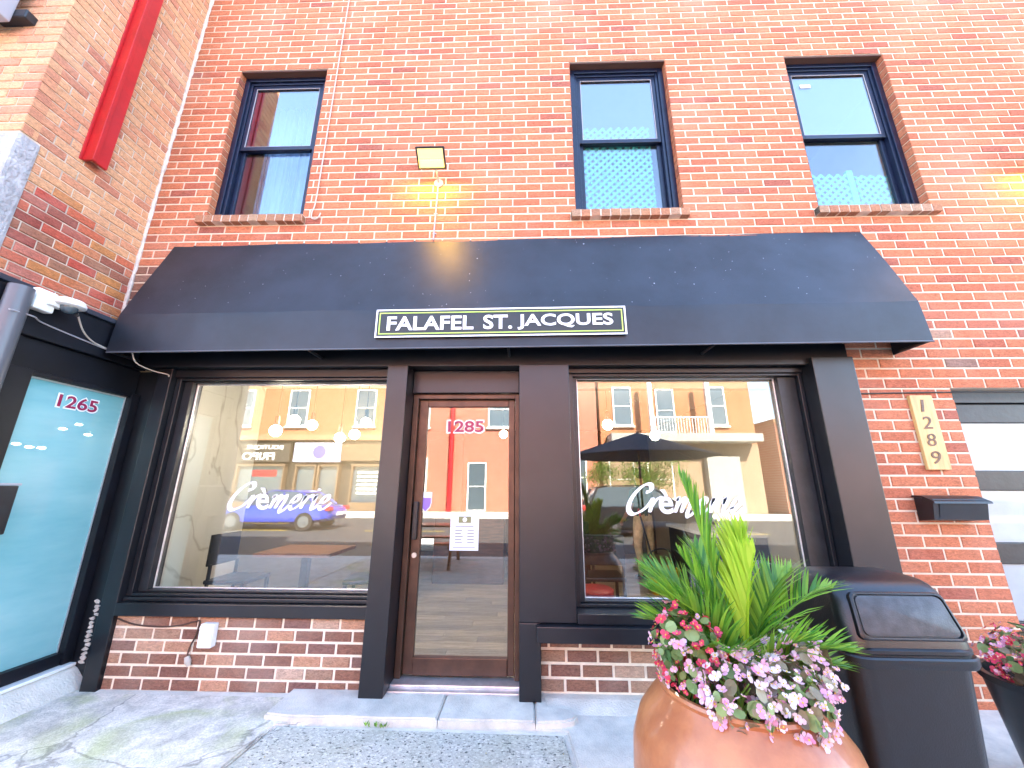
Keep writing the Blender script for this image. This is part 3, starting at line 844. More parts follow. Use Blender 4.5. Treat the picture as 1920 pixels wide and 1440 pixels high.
# ---- door
dr = MB()
DX0, DX1, DZ0, DZ1 = -0.962, -0.037, 0.062, 2.212
dr.box(DX0, DX0 + 0.045, 0.10, 0.21, DZ0, DZ1, 0.004); dr.box(DX1 - 0.035, DX1, 0.10, 0.21, DZ0, DZ1, 0.004); dr.box(DX0 + 0.045, DX1 - 0.035, 0.10, 0.21, DZ1 - 0.04, DZ1, 0.004)
door = dr.build('door', 'bronze', main); tag(door, 'bronze framed glass door with the number 1285')
lf = MB()
LX0, LX1, LZ0, LZ1 = DX0 + 0.049, DX1 - 0.039, DZ0 + 0.012, DZ1 - 0.044
GX0, GX1, GZ0, GZ1 = LX0 + 0.075, LX1 - 0.052, LZ0 + 0.115, LZ1 - 0.06
lf.box(LX0, GX0, 0.14, 0.185, LZ0, LZ1, 0.005); lf.box(GX1, LX1, 0.14, 0.185, LZ0, LZ1, 0.005); lf.box(GX0, GX1, 0.14, 0.185, GZ1, LZ1, 0.005); lf.box(GX0, GX1, 0.13, 0.185, LZ0, GZ0, 0.005)
leaf = lf.build('door_leaf', 'bronze', door)
MB().box(GX0 - 0.005, GX1 + 0.005, 0.160, 0.166, GZ0 - 0.005, GZ1 + 0.005).build('pane', 'glass_shop', door)
MB().box(LX0 + 0.012, LX0 + 0.05, 0.095, 0.139, 1.02, 1.31, 0.006).build('handle', 'black_metal', door)
MB().tube([(LX0 + 0.035, 0.128, 0.90), (LX0 + 0.035, 0.142, 0.90)], 0.020, 16).build('lock', 'steel', door)
# numbers and notices on the door glass
MB().box(-0.60, -0.368, 0.155, 0.1575, 0.935, 1.215).build('notice', 'paper', door)
nt_ = MB().box(-0.535, -0.432, 0.1535, 0.1545, 1.145, 1.195); nt_.build('notice_emblem', 'print_olive', door)
MB().tube([(-0.4835, 0.1530, 1.17), (-0.4835, 0.1534, 1.17)], 0.018, 16).build('notice_emblem', 'paper', door)
pl = MB()
for k, (a, b) in enumerate(((-.56, -.41), (-.56, -.50), (-.56, -.51), (-.56, -.495), (-.56, -.505), (-.56, -.50))):
    z = 1.12 - k * 0.022 - (0.012 if k else 0); pl.box(a, b, 0.1535, 0.1545, z - 0.004, z + 0.003)
    if k: pl.box(-0.46, -0.405, 0.1535, 0.1545, z - 0.004, z + 0.003)
pl.box(-0.575, -0.395, 0.1535, 0.1545, 0.955, 0.960)
pl.build('notice_print', 'print_grey', door)
text_fit('1285', -0.662, -0.345, 1.885, 0.105, 0.1560, 'number', 'sign_white', door, offset=0.055, extrude=0.0006)
text_fit('1285', -0.662 + 0.006, -0.345 - 0.006, 1.885 + 0.006, 0.093, 0.1535, 'number', 'magenta', door, offset=0.022, extrude=0.0006)
bd = [( -0.865, 1.385), (-0.765, 1.385), (-0.765, 1.30), (-0.775, 1.265), (-0.80, 1.235), (-0.815, 1.225), (-0.83, 1.235), (-0.855, 1.265), (-0.865, 1.30)]
MB().prism(bd, 'y', 0.1560, 0.1575).build('badge', 'paper', door)
MB().prism([(-0.857, 1.34), (-0.773, 1.34), (-0.773, 1.30), (-0.782, 1.268), (-0.815, 1.234), (-0.848, 1.268), (-0.857, 1.30)], 'y', 0.1540, 0.1552).build('badge', 'purple', door)
# threshold
part('threshold', 'alu', (-0.965, -0.035, 0.02, 0.22, 0.030, 0.060), (-0.965, -0.035, -0.045, 0.019, 0.026, 0.046), bev=0.004)

# ---- tall black door / panel at the right (number 1289)
gd = MB(); gx0, gx1, gz1 = 3.506, 6.29, GAR[3] - 0.002
gd.box(gx0, gx1, 0.085, 0.20, gz1 - 0.10, gz1, 0.004); gd.box(gx0, gx0 + 0.05, 0.085, 0.20, 0.0, gz1 - 0.102, 0.004); gd.box(gx1 - 0.05, gx1, 0.085, 0.20, 0.0, gz1 - 0.102, 0.004)
gdo = gd.build('garage_door', 'black_metal', main); tag(gdo, 'black door with wide frosted panes at the right edge')
zz = gz1 - 0.104; first = True
for k in range(4):
    rail = 0.16 if k == 0 else 0.155
    MB().box(gx0 + 0.052, gx1 - 0.052, 0.11, 0.17, zz - rail, zz - 0.002, 0.006).build('rail', 'black_metal', gdo)
    zz -= rail
    ph = 0.385
    MB().box(gx0 + 0.052, gx1 - 0.052, 0.128, 0.138, max(0.02, zz - ph), zz - 0.002).build('pane', 'frosted', gdo)
    zz -= ph
    if zz < 0.1: break
# thin cable and trim above it
MB().tube(smooth_path([(2.69, -0.012, 2.20), (2.72, -0.012, 2.185), (3.1, -0.013, 2.19), (3.6, -0.012, 2.196), (5.0, -0.012, 2.196)], 6), 0.006, 6).build('drip_cable', 'cable_black', main)

# ================================================================== awning
aw = thing('awning', 'long black shop awning with a white lettered sign on its valance', 'awning', (-0.12, 0.0, 2.47))
aw.rotation_euler = (0, -0.0085, 0); AWZ = 0.024
AX0, AX1 = -3.36, 3.12
prof = [(0.0, 3.675)] + [(-0.31 * t, 3.675 - (3.675 - 2.812) * t) for t in [k / 12 for k in range(1, 12)]] + [(-0.3095, 2.814), (-0.3125, 2.79), (-0.316, 2.76), (-0.325, 2.64), (-0.332, 2.52), (-0.335, 2.468)]
cv = MB(); NX = 90; vs = []; fs = []; m = len(prof)
for i in range(NX + 1):
    x = AX0 + (AX1 - AX0) * i / NX
    for j, (y, z) in enumerate(prof):
        a = 0.006 * math.sin(x * 2.1 + j * 0.2) * math.sin(math.pi * min(1, j / 11)) + 0.004 * math.sin(x * 5.3 + 1) * (1 if j > 12 else 0.4)
        sag = 0.006 * math.sin(math.pi * ((x - AX0) % 1.62) / 1.62) * (1 if j > 10 else 0)
        vs.append((x, y - a, z - sag))
for i in range(NX):
    for j in range(m - 1):
        fs.append((i * m + j, i * m + j + 1, (i + 1) * m + j + 1, (i + 1) * m + j))
o = len(vs)
vs += [(v[0], v[1] + 0.008, v[2] - 0.004) for v in vs]
fs += [tuple(o + q for q in f[::-1]) for f in fs]
for i in range(NX):
    a, b = i * m + m - 1, (i + 1) * m + m - 1
    fs.append((a, o + a, o + b, b))
cv.add(vs, fs); canopy = cv.build('canopy', 'awning', aw, smooth=6.0)
sd = [(0.0, 3.66), (-0.30, 2.815), (-0.328, 2.47), (0.0, 2.47)]
for xa in (AX0 - 0.004, AX1 - 0.006): MB().prism(sd, 'x', xa, xa + 0.010).build('side_panel', 'awning', aw)
MB().tube([(AX0, -0.333, 2.466), (AX1, -0.333, 2.466)], 0.007, 8).build('hem_bar', 'column_grey', aw)
for k in range(5):
    x = AX0 + 0.02 + k * (AX1 - AX0 - 0.04) / 4
    MB().tube([(x, -0.30, 2.478), (x, -0.08, 2.478)], 0.012, 8).build('frame_bar', 'black_metal', aw)
# dried drips and specks
dm = MB()
for k in range(120):
    x = random.uniform(AX0 + .05, AX1 - .05); t = random.uniform(0.05, 0.98)
    y, z = -0.31 * t, 3.675 - 0.863 * t; s = random.uniform(0.0015, 0.0045) * (2 if random.random() < .06 else 1)
    nx = Vector((0, -0.941, 0.338)); p = Vector((x, y, z)) + nx * 0.011
    dm.add([p + Vector((-s, 0, 0)), p + Vector((0, 0.338 * -s * 1.5, -0.94 * s * 1.5)), p + Vector((s, 0, 0)), p + Vector((0, 0.338 * s, 0.94 * s))], [(0, 1, 2, 3)])
dd = dm.build('bird_specks', 'awning_dust', aw); tag(dd, kind='stuff')
# sign
sg = MB().box(-1.178, 0.808, -0.352, -0.338, 2.550, 2.790, 0.003).build('sign_panel', 'sign_black', aw)
def frame_strip(a, b, c, d, w, y, mat):
    f = MB(); f.box(a, b, y - 0.003, y, d - w, d); f.box(a, b, y - 0.003, y, c, c + w); f.box(a, a + w, y - 0.003, y, c + w, d - w); f.box(b - w, b, y - 0.003, y, c + w, d - w)
    f.build('border', mat, sg)
frame_strip(-1.178, 0.808, 2.550, 2.790, 0.012, -0.3525, 'sign_white')
frame_strip(-1.151, 0.781, 2.577, 2.763, 0.009, -0.3525, 'sign_green')
text_fit('FALAFEL', -1.082, -0.398, 2.613, 0.112, -0.3535, 'lettering', 'sign_white', sg, offset=0.022, extrude=0.003)
text_fit('ST.', -0.312, -0.092, 2.613, 0.114, -0.3535, 'lettering', 'sign_white', sg, offset=0.022, extrude=0.003)
text_fit('JACQUES', -0.040, 0.702, 2.605, 0.124, -0.3535, 'lettering', 'sign_white', sg, offset=0.022, extrude=0.003)

aw.location.z += AWZ
# ================================================================== left building
lb = thing('brick_building', 'orange brick building at the left edge with a teal shop window', 'building', (-6.5, -1.0, 0))
XL = -3.70; YF = -1.02
wl = MB()
wl.box(-10, XL, YF, 9.0, 2.75, Z1 + 0.3); wl.box(-10, XL - 0.02, YF, YF + 0.2, -0.04, 2.75); wl.box(-10, XL - 3.5, YF + 0.2, 9.0, -0.04, 2.75); wl.box(XL - 3.5, XL - 0.02, 2.5, 9.0, -0.04, 2.75)
wl = wl.build('wall', 'mortar_grey', lb)
LC = 0.0800
def lmat(u, z): 
    edge = 3.52 + 0.10 * math.sin(u * 9) + (0.16 if u < -0.62 else 0)
    return 'brick_peach' if z > edge else 'brick_mixed'
stone = (-1.2, -0.895, 2.75, 3.935)
bret = lay(YF, -0.012, 2.745, 2.745 + 62 * LC, LC, 0.2150, 0.0095, [stone], 0.02)
brick_wall(wl, bret, lambda u, z: Vector((XL, u, z)), math.pi / 2, 0.09, 0.007, lmat, 260)
bfr = lay(-5.2, XL + 0.007, 2.745, 2.745 + 62 * LC, LC, 0.2150, 0.0095, [(-4.6, XL + 0.1, 2.75, 3.935)], 0.05)
brick_wall(wl, bfr, lambda u, z: Vector((u, YF, z)), 0.0, 0.09, 0.007, lambda u, z: 'brick_peach', 60)
ss = MB().box(-4.6, XL + 0.018, YF - 0.02, -0.897, 2.76, 3.93, 0.02)
ss.build('corner_stone', 'stone', lb)
ck = MB(); pts = [Vector((XL + 0.012 + random.uniform(-.004, .004), -0.014 + random.uniform(-.004, .004), 2.7 + k * 0.06)) for k in range(90)]
ck.tube(pts, [random.uniform(0.012, 0.021) for _ in pts], 7); ck.build('caulk_joint', 'caulk', lb, smooth=True)
# lower shopfront on the return
def lp(name, mat, *boxes, bev=0.006, parent=lb): return part(name, mat, *boxes, parent=parent, bev=bev)
lp('fascia', 'black_matte', (-3.70, -3.40, -1.06, 0.055, 2.42, 2.715))
lp('flashing', 'flashing', (-3.70, -3.375, -1.06, -0.012, 2.717, 2.755))
lp('head_panel', 'black_matte', (-3.70, -3.44, -1.06, 0.055, 2.20, 2.418))
tw = MB()
tw.box(-3.50, -3.385, -0.015, 0.055, 0.152, 2.198, 0.005); tw.box(-3.50, -3.385, -0.86, -0.72, 0.152, 2.198, 0.005); tw.box(-3.50, -3.40, -0.718, -0.017, 0.152, 0.235, 0.005); tw.box(-3.50, -3.40, -0.718, -0.017, 2.165, 2.198, 0.005)
tw.box(-3.50, -3.385, -1.06, -1.0, 0.152, 2.198, 0.005)
tw = tw.build('shop_window', 'black_matte', lb); tag(tw, 'teal frosted shop window with the number 1265')
MB().box(-3.448, -3.440, -0.716, -0.019, 0.237, 2.163).build('pane', 'teal_film', tw)
MB().box(-3.439, -3.432, -0.026, -0.019, 0.237, 2.163).build('glazing_bead', 'alu', tw)
MB().box(-3.439, -3.432, -0.716, -0.027, 2.150, 2.163).build('glazing_bead', 'frosted', tw)
def text_ret(s, y0, y1, z0, h, x, mat, offset, name='number'):
    me = text_mesh(s, 1.0, name)
    xs = [v.co.x for v in me.vertices]; ys = [v.co.y for v in me.vertices]
    sx = (y1 - y0) / (max(xs) - min(xs)); sy = h / (max(ys) - min(ys)); a, b = min(xs), min(ys)
    bpy.data.meshes.remove(me)
    me = text_mesh(s, 1.0, name, offset, 0.004)
    for v in me.vertices: v.co = Vector((x + v.co.z * 0.1, y0 + (v.co.x - a) * sx, z0 + (v.co.y - b) * sy)) - WL[tw]
    me.materials.clear(); me.materials.append(MATS[mat]); return put(name, me, None, tw)
text_ret('1265', -0.492, -0.215, 1.985, 0.098, -3.4375, 'sign_white', 0.055)
text_ret('1265', -0.487, -0.220, 1.990, 0.088, -3.4360, 'magenta', 0.02)
lp('window_sill', 'white', (-3.69, -3.345, -1.06, 0.055, 0.128, 0.150))
MB().prism([(-3.69, 0.126), (-3.36, 0.126), (-3.33, 0.11), (-3.22, -0.005), (-3.22, -0.04), (-3.69, -0.04)], 'y', -1.06, 0.058).build('footing', 'concrete_pale', lb)
col = MB().tube([(-3.345, -0.955, 0.16), (-3.345, -0.955, 2.70)], 0.062, 20).build('column', 'column_grey', lb, smooth=True)
# flaking plaster strip between the two shopfronts
fl = lp('render_strip', 'black_paint', (-3.384, -3.188, 0.057, 0.0595, 0.0, 2.41), bev=0)
for k in range(15):
    z = 0.15 + k * 0.029; cx = -3.30 + random.uniform(-.012, .012); poly = []
    for j in range(7):
        aa = j / 7 * 6.283; poly.append((cx + math.cos(aa) * random.uniform(0.012, 0.034), z + math.sin(aa) * random.uniform(0.006, 0.019)))
    MB().prism(poly, 'y', 0.050, 0.0565).build('plaster_flake', 'caulk', lb)

# ================================================================== fixtures on the walls
def floodlight(x, z, label, nl=True):
    t = thing('floodlight', label, 'floodlight', (x, 0, z))
    # head: shallow box, LED window facing down and out
    M = Matrix.Translation((x - 0.02, -0.20, z + 0.10)) @ Matrix.Rotation(R(-38), 4, 'X')
    MB().box(-0.135, 0.135, -0.095, 0.095, -0.005, 0.030, 0.008).xf(M).build('housing', 'black_metal', t)
    f = MB(); f.box(-0.135, 0.135, -0.095, -0.08, -0.014, -0.006, 0.002); f.box(-0.135, 0.135, 0.08, 0.095, -0.014, -0.006, 0.002); f.box(-0.135, -0.12, -0.08, 0.08, -0.014, -0.006, 0.002); f.box(0.12, 0.135, -0.08, 0.08, -0.014, -0.006, 0.002)
    f.xf(M).build('bezel', 'black_metal', t)
    MB().box(-0.119, 0.119, -0.079, 0.079, -0.010, -0.0055).xf(M).build('led_window', 'flood_led', t)
    b = MB(); b.tube([(x + 0.02, -0.008, z - 0.02), (x + 0.02, -0.10, z + 0.02), (x, -0.165, z + 0.075)], 0.009, 8); b.tube([(x + 0.02, -0.02, z - 0.02), (x + 0.02, 0.0, z - 0.02)], 0.045, 14); b.build('bracket', 'conduit', t)
    if nl:
        L = bpy.data.lights.new('flood_lamp', 'AREA'); L.shape = 'RECTANGLE'; L.size = 0.22; L.size_y = 0.14; L.energy = 1.7; L.color = (1.0, 0.52, 0.04)
        lo = bpy.data.objects.new('flood_lamp', L); COL.objects.link(lo); lo.parent = t
        # light thrown down the wall under the fitting
        lo.matrix_local = Matrix.Translation((-0.02, -0.215, 0.075)) @ Matrix.Rotation(R(28), 4, 'X')
    return t
floodlight(-0.855, 4.355, 'lit floodlight on the brick between the left and middle windows')
cd = MB().tube([(-0.838, -0.012, 4.335), (-0.852, -0.012, 3.69)], 0.008, 8)
for z in (4.22, 3.98, 3.76): cd.box(-0.863, -0.827, -0.014, -0.008, z - 0.006, z + 0.006)
tag(cd.build('conduit', 'conduit', None, (-0.885, -0.012, 3.69)), 'thin grey conduit running down from the middle floodlight to the awning', 'conduit')
floodlight(4.80, 4.33, 'lit floodlight at the right edge of the brick wall')
cd = MB().tube([(4.85, -0.012, 4.31), (4.85, -0.012, 2.6)], 0.008, 8)
tag(cd.build('conduit', 'conduit', None, (4.85, -0.012, 2.6)), 'thin conduit below the floodlight at the right edge', 'conduit')
# hanging wire with hook
pts = smooth_path([(-2.02, -0.02, 7.8), (-2.03, -0.022, 6.5), (-2.035, -0.02, 5.2), (-2.04, -0.02, 4.2), (-2.06, -0.022, 4.02), (-2.05, -0.03, 3.945), (-2.015, -0.03, 3.93), (-1.985, -0.026, 3.955), (-1.98, -0.012, 4.01)], 8)
tag(MB().tube(pts, 0.0065, 7).build('hanging_wire', 'cable_white', None, (-2.02, -0.02, 3.93), smooth=True), 'pale wire hanging down the brick with a hooked end beside the left window', 'wire')
# red steel channel
rp = thing('steel_post', 'red steel channel fixed upright on the orange brick wall', 'steel post', (-3.65, -0.60, 4.06))
pr = [(-3.69, -0.655), (-3.585, -0.655), (-3.585, -0.63), (-3.66, -0.63), (-3.66, -0.53), (-3.60, -0.53), (-3.60, -0.50), (-3.69, -0.50)]
rx = MB().box(-3.692, -3.60, -0.645, -0.625, 4.06, 7.7, 0.004); rx.box(-3.624, -3.60, -0.624, -0.525, 4.06, 7.7, 0.004)
rx.build('channel', 'red_steel', rp)
lipm = MB().box(-3.60, -3.588, -0.652, -0.618, 4.055, 7.7, 0.003); lipm.box(-3.698, -3.686, -0.668, -0.646, 4.055, 7.7, 0.003); lipm.build('lip', 'red_steel', rp)
# projecting sign box at top left
sgn = thing('projecting_sign', 'grey sign box cut by the top left corner', 'sign', (-4.25, -1.2, 4.85))
MB().box(-4.9, -4.02, -1.32, -1.10, 4.93, 5.6, 0.012).build('panel', 'conduit', sgn)
MB().box(-4.2, -3.93, -1.10, -1.022, 5.00, 5.08, 0.01).build('bracket', 'black_metal', sgn)
# security camera
CYC, CZC = -0.16, 0.045
sc_ = thing('security_camera', 'white dome security camera on the black fascia at left', 'camera', (-3.40, -0.78, 2.66))
MB().box(-3.399, -3.33, -0.72 + CYC, -0.60 + CYC, 2.55 + CZC, 2.70 + CZC, 0.012).build('mount', 'white', sc_)
MB().lathe([(0.02, 0.035), (0.075, 0.03), (0.088, 0.005), (0.088, -0.012), (0.07, -0.022)], (-3.29, -0.555 + CYC, 2.645 + CZC), 28).build('housing', 'white', sc_, smooth=True)
MB().sphere((-3.29, -0.555 + CYC, 2.625 + CZC), 0.050, 18, 10).build('dome', 'pane_far', sc_, smooth=True)
MB().tube([(-3.275, -0.515 + CYC, 2.592 + CZC), (-3.275, -0.497 + CYC, 2.58 + CZC)], 0.012, 10).build('lens', 'rubber', sc_)
MB().box(-3.36, -3.30, -0.66 + CYC, -0.56 + CYC, 2.60 + CZC, 2.668 + CZC, 0.012).build('arm', 'white', sc_)
wp = smooth_path([(-3.28, -0.66, 2.645), (-3.33, -0.56, 2.56), (-3.375, -0.45, 2.52), (-3.391, -0.35, 2.505), (-3.393, -0.2, 2.49)], 7)
tag(MB().tube(wp, 0.006, 6).build('camera_cable', 'cable_white', None, (-3.35, -0.4, 2.5), smooth=True), 'white cable looping down from the dome camera', 'cable')
wp = smooth_path([(-3.28, -1.02, 2.51), (-3.31, -0.87, 2.525), (-3.391, -0.75, 2.53), (-3.393, -0.45, 2.505), (-3.393, -0.15, 2.485)], 7)
tag(MB().tube(wp, 0.005, 6).build('cable', 'conduit', None, (-3.39, -0.5, 2.5), smooth=True), 'thin grey cable stretched along the black fascia at left', 'cable')
wp = smooth_path([(-3.18, -0.30, 2.47), (-3.185, -0.24, 2.40), (-3.15, -0.12, 2.37), (-3.09, -0.045, 2.36), (-3.08, -0.04, 2.34)], 7)
tag(MB().tube(wp, 0.005, 6).build('cable', 'cable_white', None, (-3.18, -0.2, 2.37), smooth=True), 'pale cable hanging under the left end of the awning', 'cable')
mbx = thing('letter_box', 'black box with a pale lid cut by the left edge', 'letter box', (-3.34, -0.80, 1.1))
MB().box(-3.384, -3.30, -0.95, -0.66, 1.12, 1.42, 0.008).build('body', 'black_metal', mbx)
MB().box(-3.384, -3.292, -0.96, -0.655, 1.421, 1.436, 0.003).build('lid', 'conduit', mbx)
# electrical box and its cable on the base brick
eb = thing('junction_box', 'white plastic electrical box on the low brick under the left shop window', 'electrical box', (-2.315, -0.03, 0.30))
MB().box(-2.365, -2.265, -0.062, -0.008, 0.292, 0.450, 0.008).build('body', 'white', eb)
MB().box(-2.360, -2.270, -0.072, -0.063, 0.300, 0.442, 0.005).build('cover', 'white', eb)
wp = smooth_path([(-3.045, -0.014, 0.462), (-2.9, -0.016, 0.425), (-2.7, -0.016, 0.413), (-2.55, -0.016, 0.425), (-2.44, -0.016, 0.452), (-2.41, -0.018, 0.45), (-2.42, -0.018, 0.36), (-2.45, -0.018, 0.28), (-2.455, -0.018, 0.22)], 7)
cb = thing('cable', 'brown cable drooping over the low brick beside the white electrical box', 'cable', (-2.5, -0.016, 0.2))
MB().tube(wp, 0.0055, 6).build('lead', 'cable_brown', cb, smooth=True)
MB().tube([(-2.455, -0.02, 0.225), (-2.44, -0.022, 0.195), (-2.425, -0.022, 0.165)], [0.016, 0.022, 0.012], 10).build('plug', 'cable_white', cb)
# house number plaque 1289
pq = thing('number_plaque', 'pale wooden plaque with the number 1289 on the brick', 'house number', (3.21, -0.02, 1.58))
MB().box(3.125, 3.300, -0.034, -0.008, 1.575, 2.165, 0.004).build('board', 'pale_wood', pq)
for k, d in enumerate('1289'):
    cx = 3.205; zt = 2.135 - k * 0.137
    text_fit(d, cx - (0.018 if d == '1' else 0.036), cx + (0.018 if d == '1' else 0.036), zt - 0.105, 0.098, -0.0355, 'numeral', 'dark_wood', pq, shear=0.12, extrude=0.003)
# mailbox
ml = thing('mailbox', 'black wall mailbox on the brick right of the trash can', 'mailbox', (3.23, -0.06, 1.22))
MB().prism([(-0.008, 1.20), (-0.125, 1.215), (-0.150, 1.345), (-0.145, 1.36), (-0.008, 1.37)], 'x', 2.98, 3.365).build('body', 'bin_plastic', ml)
lid = MB().prism([(-0.008, 1.385), (-0.09, 1.380), (-0.168, 1.345), (-0.172, 1.330), (-0.160, 1.334), (-0.085, 1.368), (-0.008, 1.372)], 'x', 2.968, 3.377)
lid.build('lid', 'bin_plastic', ml)
MB().prism([(-0.1275, 1.235), (-0.131, 1.235), (-0.151, 1.325), (-0.1475, 1.325)], 'x', 3.02, 3.325).build('front_panel', 'bin_plastic', ml)

# ================================================================== trash can
tcn = thing('trash_can', 'black plastic trash can with a domed flap lid beside the planter', 'trash can', (1.50, -1.20, 0))
def rr_ring(cx, cy, hx, hy, rad, z, n=7, fz=None):
    out = []
    for (sx, sy, a0) in ((1, 1, 0), (-1, 1, 90), (-1, -1, 180), (1, -1, 270)):
        for k in range(n):
            a = R(a0 + 90 * k / (n - 1)); x = cx + sx * (hx - rad) + rad * math.cos(a); y = cy + sy * (hy - rad) + rad * math.sin(a)
            out.append((x, y, z if fz is None else fz(x, y)))
    return out
def loft(rings, cap0=True, cap1=True):
    mb = MB(); n = len(rings[0]); vs = [p for r_ in rings for p in r_]; fs = []
    for i in range(len(rings) - 1):
        for k in range(n): fs.append((i * n + k, i * n + (k + 1) % n, (i + 1) * n + (k + 1) % n, (i + 1) * n + k))
    if cap0: fs.append(tuple(range(n))[::-1])
    if cap1: fs.append(tuple(range((len(rings) - 1) * n, len(rings) * n)))
    return mb.add(vs, fs)
CX, CY, HX, HY = 1.500, -1.200, 0.250, 0.262
rings = [rr_ring(CX, CY, HX * s, HY * s, 0.075, z) for s, z in ((0.78, 0.0), (0.80, 0.015), (0.86, 0.30), (0.915, 0.62), (0.94, 0.77))]
loft(rings).build('body', 'bin_plastic', tcn, smooth=True)
rim = [rr_ring(CX, CY, HX * s, HY * s, 0.085, z) for s, z in ((0.945, 0.765), (1.02, 0.768), (1.035, 0.778), (1.035, 0.800), (1.015, 0.806), (0.985, 0.806), (0.985, 0.812), (1.0, 0.816), (1.0, 0.828), (0.97, 0.835))]
loft(rim).build('rim', 'bin_plastic', tcn, smooth=True)
# lid: sloping front with flap, domed top
ld = MB()
def lidring(z, s, fr_, bk):
    pts = rr_ring(CX, CY, HX * s, HY, 0.075, z)
    out = []
    for (x, y, zz) in pts:
        t = (y - (CY - HY)) / (2 * HY)
        yy = CY - HY + fr_ + t * (2 * HY - fr_ - bk)
        out.append((x, yy, zz + (0.0 if z < 0.87 else 0.0)))
    return out
lr = [lidring(0.830, 0.975, 0.008, 0.008), lidring(0.86, 0.965, 0.012, 0.015), lidring(0.92, 0.94, 0.030, 0.04), lidring(0.98, 0.91, 0.050, 0.07), lidring(1.015, 0.885, 0.068, 0.09), lidring(1.038, 0.85, 0.090, 0.115), lidring(1.054, 0.79, 0.120, 0.15), lidring(1.066, 0.66, 0.165, 0.19), lidring(1.071, 0.3, 0.22, 0.23)]
loft(lr).build('lid', 'bin_plastic', tcn, smooth=True)
# flap panel set in a raised frame on the sloping front
y0f, z0f, y1f, z1f = CY - HY + 0.016, 0.868, CY - HY + 0.062, 1.008
sl = Vector((0, y1f - y0f, z1f - z0f)); nrm = Vector((0, -sl.z, sl.y)).normalized()
def fp_(u, v, o):      # u across (-1..1), v up the slope 0..1
    hw = 0.190 - 0.018 * v
    return Vector((CX + u * hw, y0f, z0f)) + sl * v + nrm * o
def panel_ring(us, v0, v1, o, rad=0.14, n=5):
    out = []
    for (cu, cv, a0) in ((us - rad, v1 - rad, 0), (-us + rad, v1 - rad, 90), (-us + rad, v0 + rad, 180), (us - rad, v0 + rad, 270)):
        for k in range(n):
            a = R(a0 + 90 * k / (n - 1)); out.append(tuple(fp_(cu + rad * math.cos(a), cv + rad * math.sin(a), o)))
    return out
loft([panel_ring(1.06, -0.07, 1.07, -0.02), panel_ring(1.06, -0.07, 1.07, 0.012), panel_ring(1.03, -0.04, 1.04, 0.017), panel_ring(1.0, 0.0, 1.0, 0.017), panel_ring(0.985, 0.015, 0.985, 0.008)], cap0=False, cap1=True).build('flap_frame', 'bin_plastic', tcn, smooth=True)
pmat('flap', (0.055, 0.057, 0.06), 0.5, var=0.3, vscale=18, bump=0.15, bscale=200, rvar=0.08)
loft([panel_ring(0.965, 0.035, 0.965, 0.004), panel_ring(0.965, 0.035, 0.965, 0.015), panel_ring(0.945, 0.055, 0.945, 0.0175)], cap0=False).build('flap', 'flap', tcn, smooth=True)

# ================================================================== planter with palm and begonias
PX, PY = 0.775, -1.50
pot = thing('planter_pot', 'large round glazed terracotta planter pot on the pavement', 'planter', (PX, PY, 0))
pf = [(0.16, 0.0), (0.205, 0.0), (0.26, 0.06), (0.32, 0.17), (0.362, 0.30), (0.378, 0.42), (0.372, 0.52), (0.345, 0.60), (0.305, 0.655), (0.272, 0.688), (0.262, 0.705), (0.268, 0.718), (0.264, 0.728), (0.25, 0.728), (0.238, 0.715), (0.232, 0.68), (0.228, 0.64)]
MB().lathe(pf, (PX, PY, 0), 64).build('body', 'terracotta', pot, smooth=True)
MB().lathe([(0.233, 0.672), (0.2, 0.69), (0.1, 0.70), (0.0001, 0.705)], (PX, PY, 0), 40).build('soil', 'soil', pot, smooth=True)
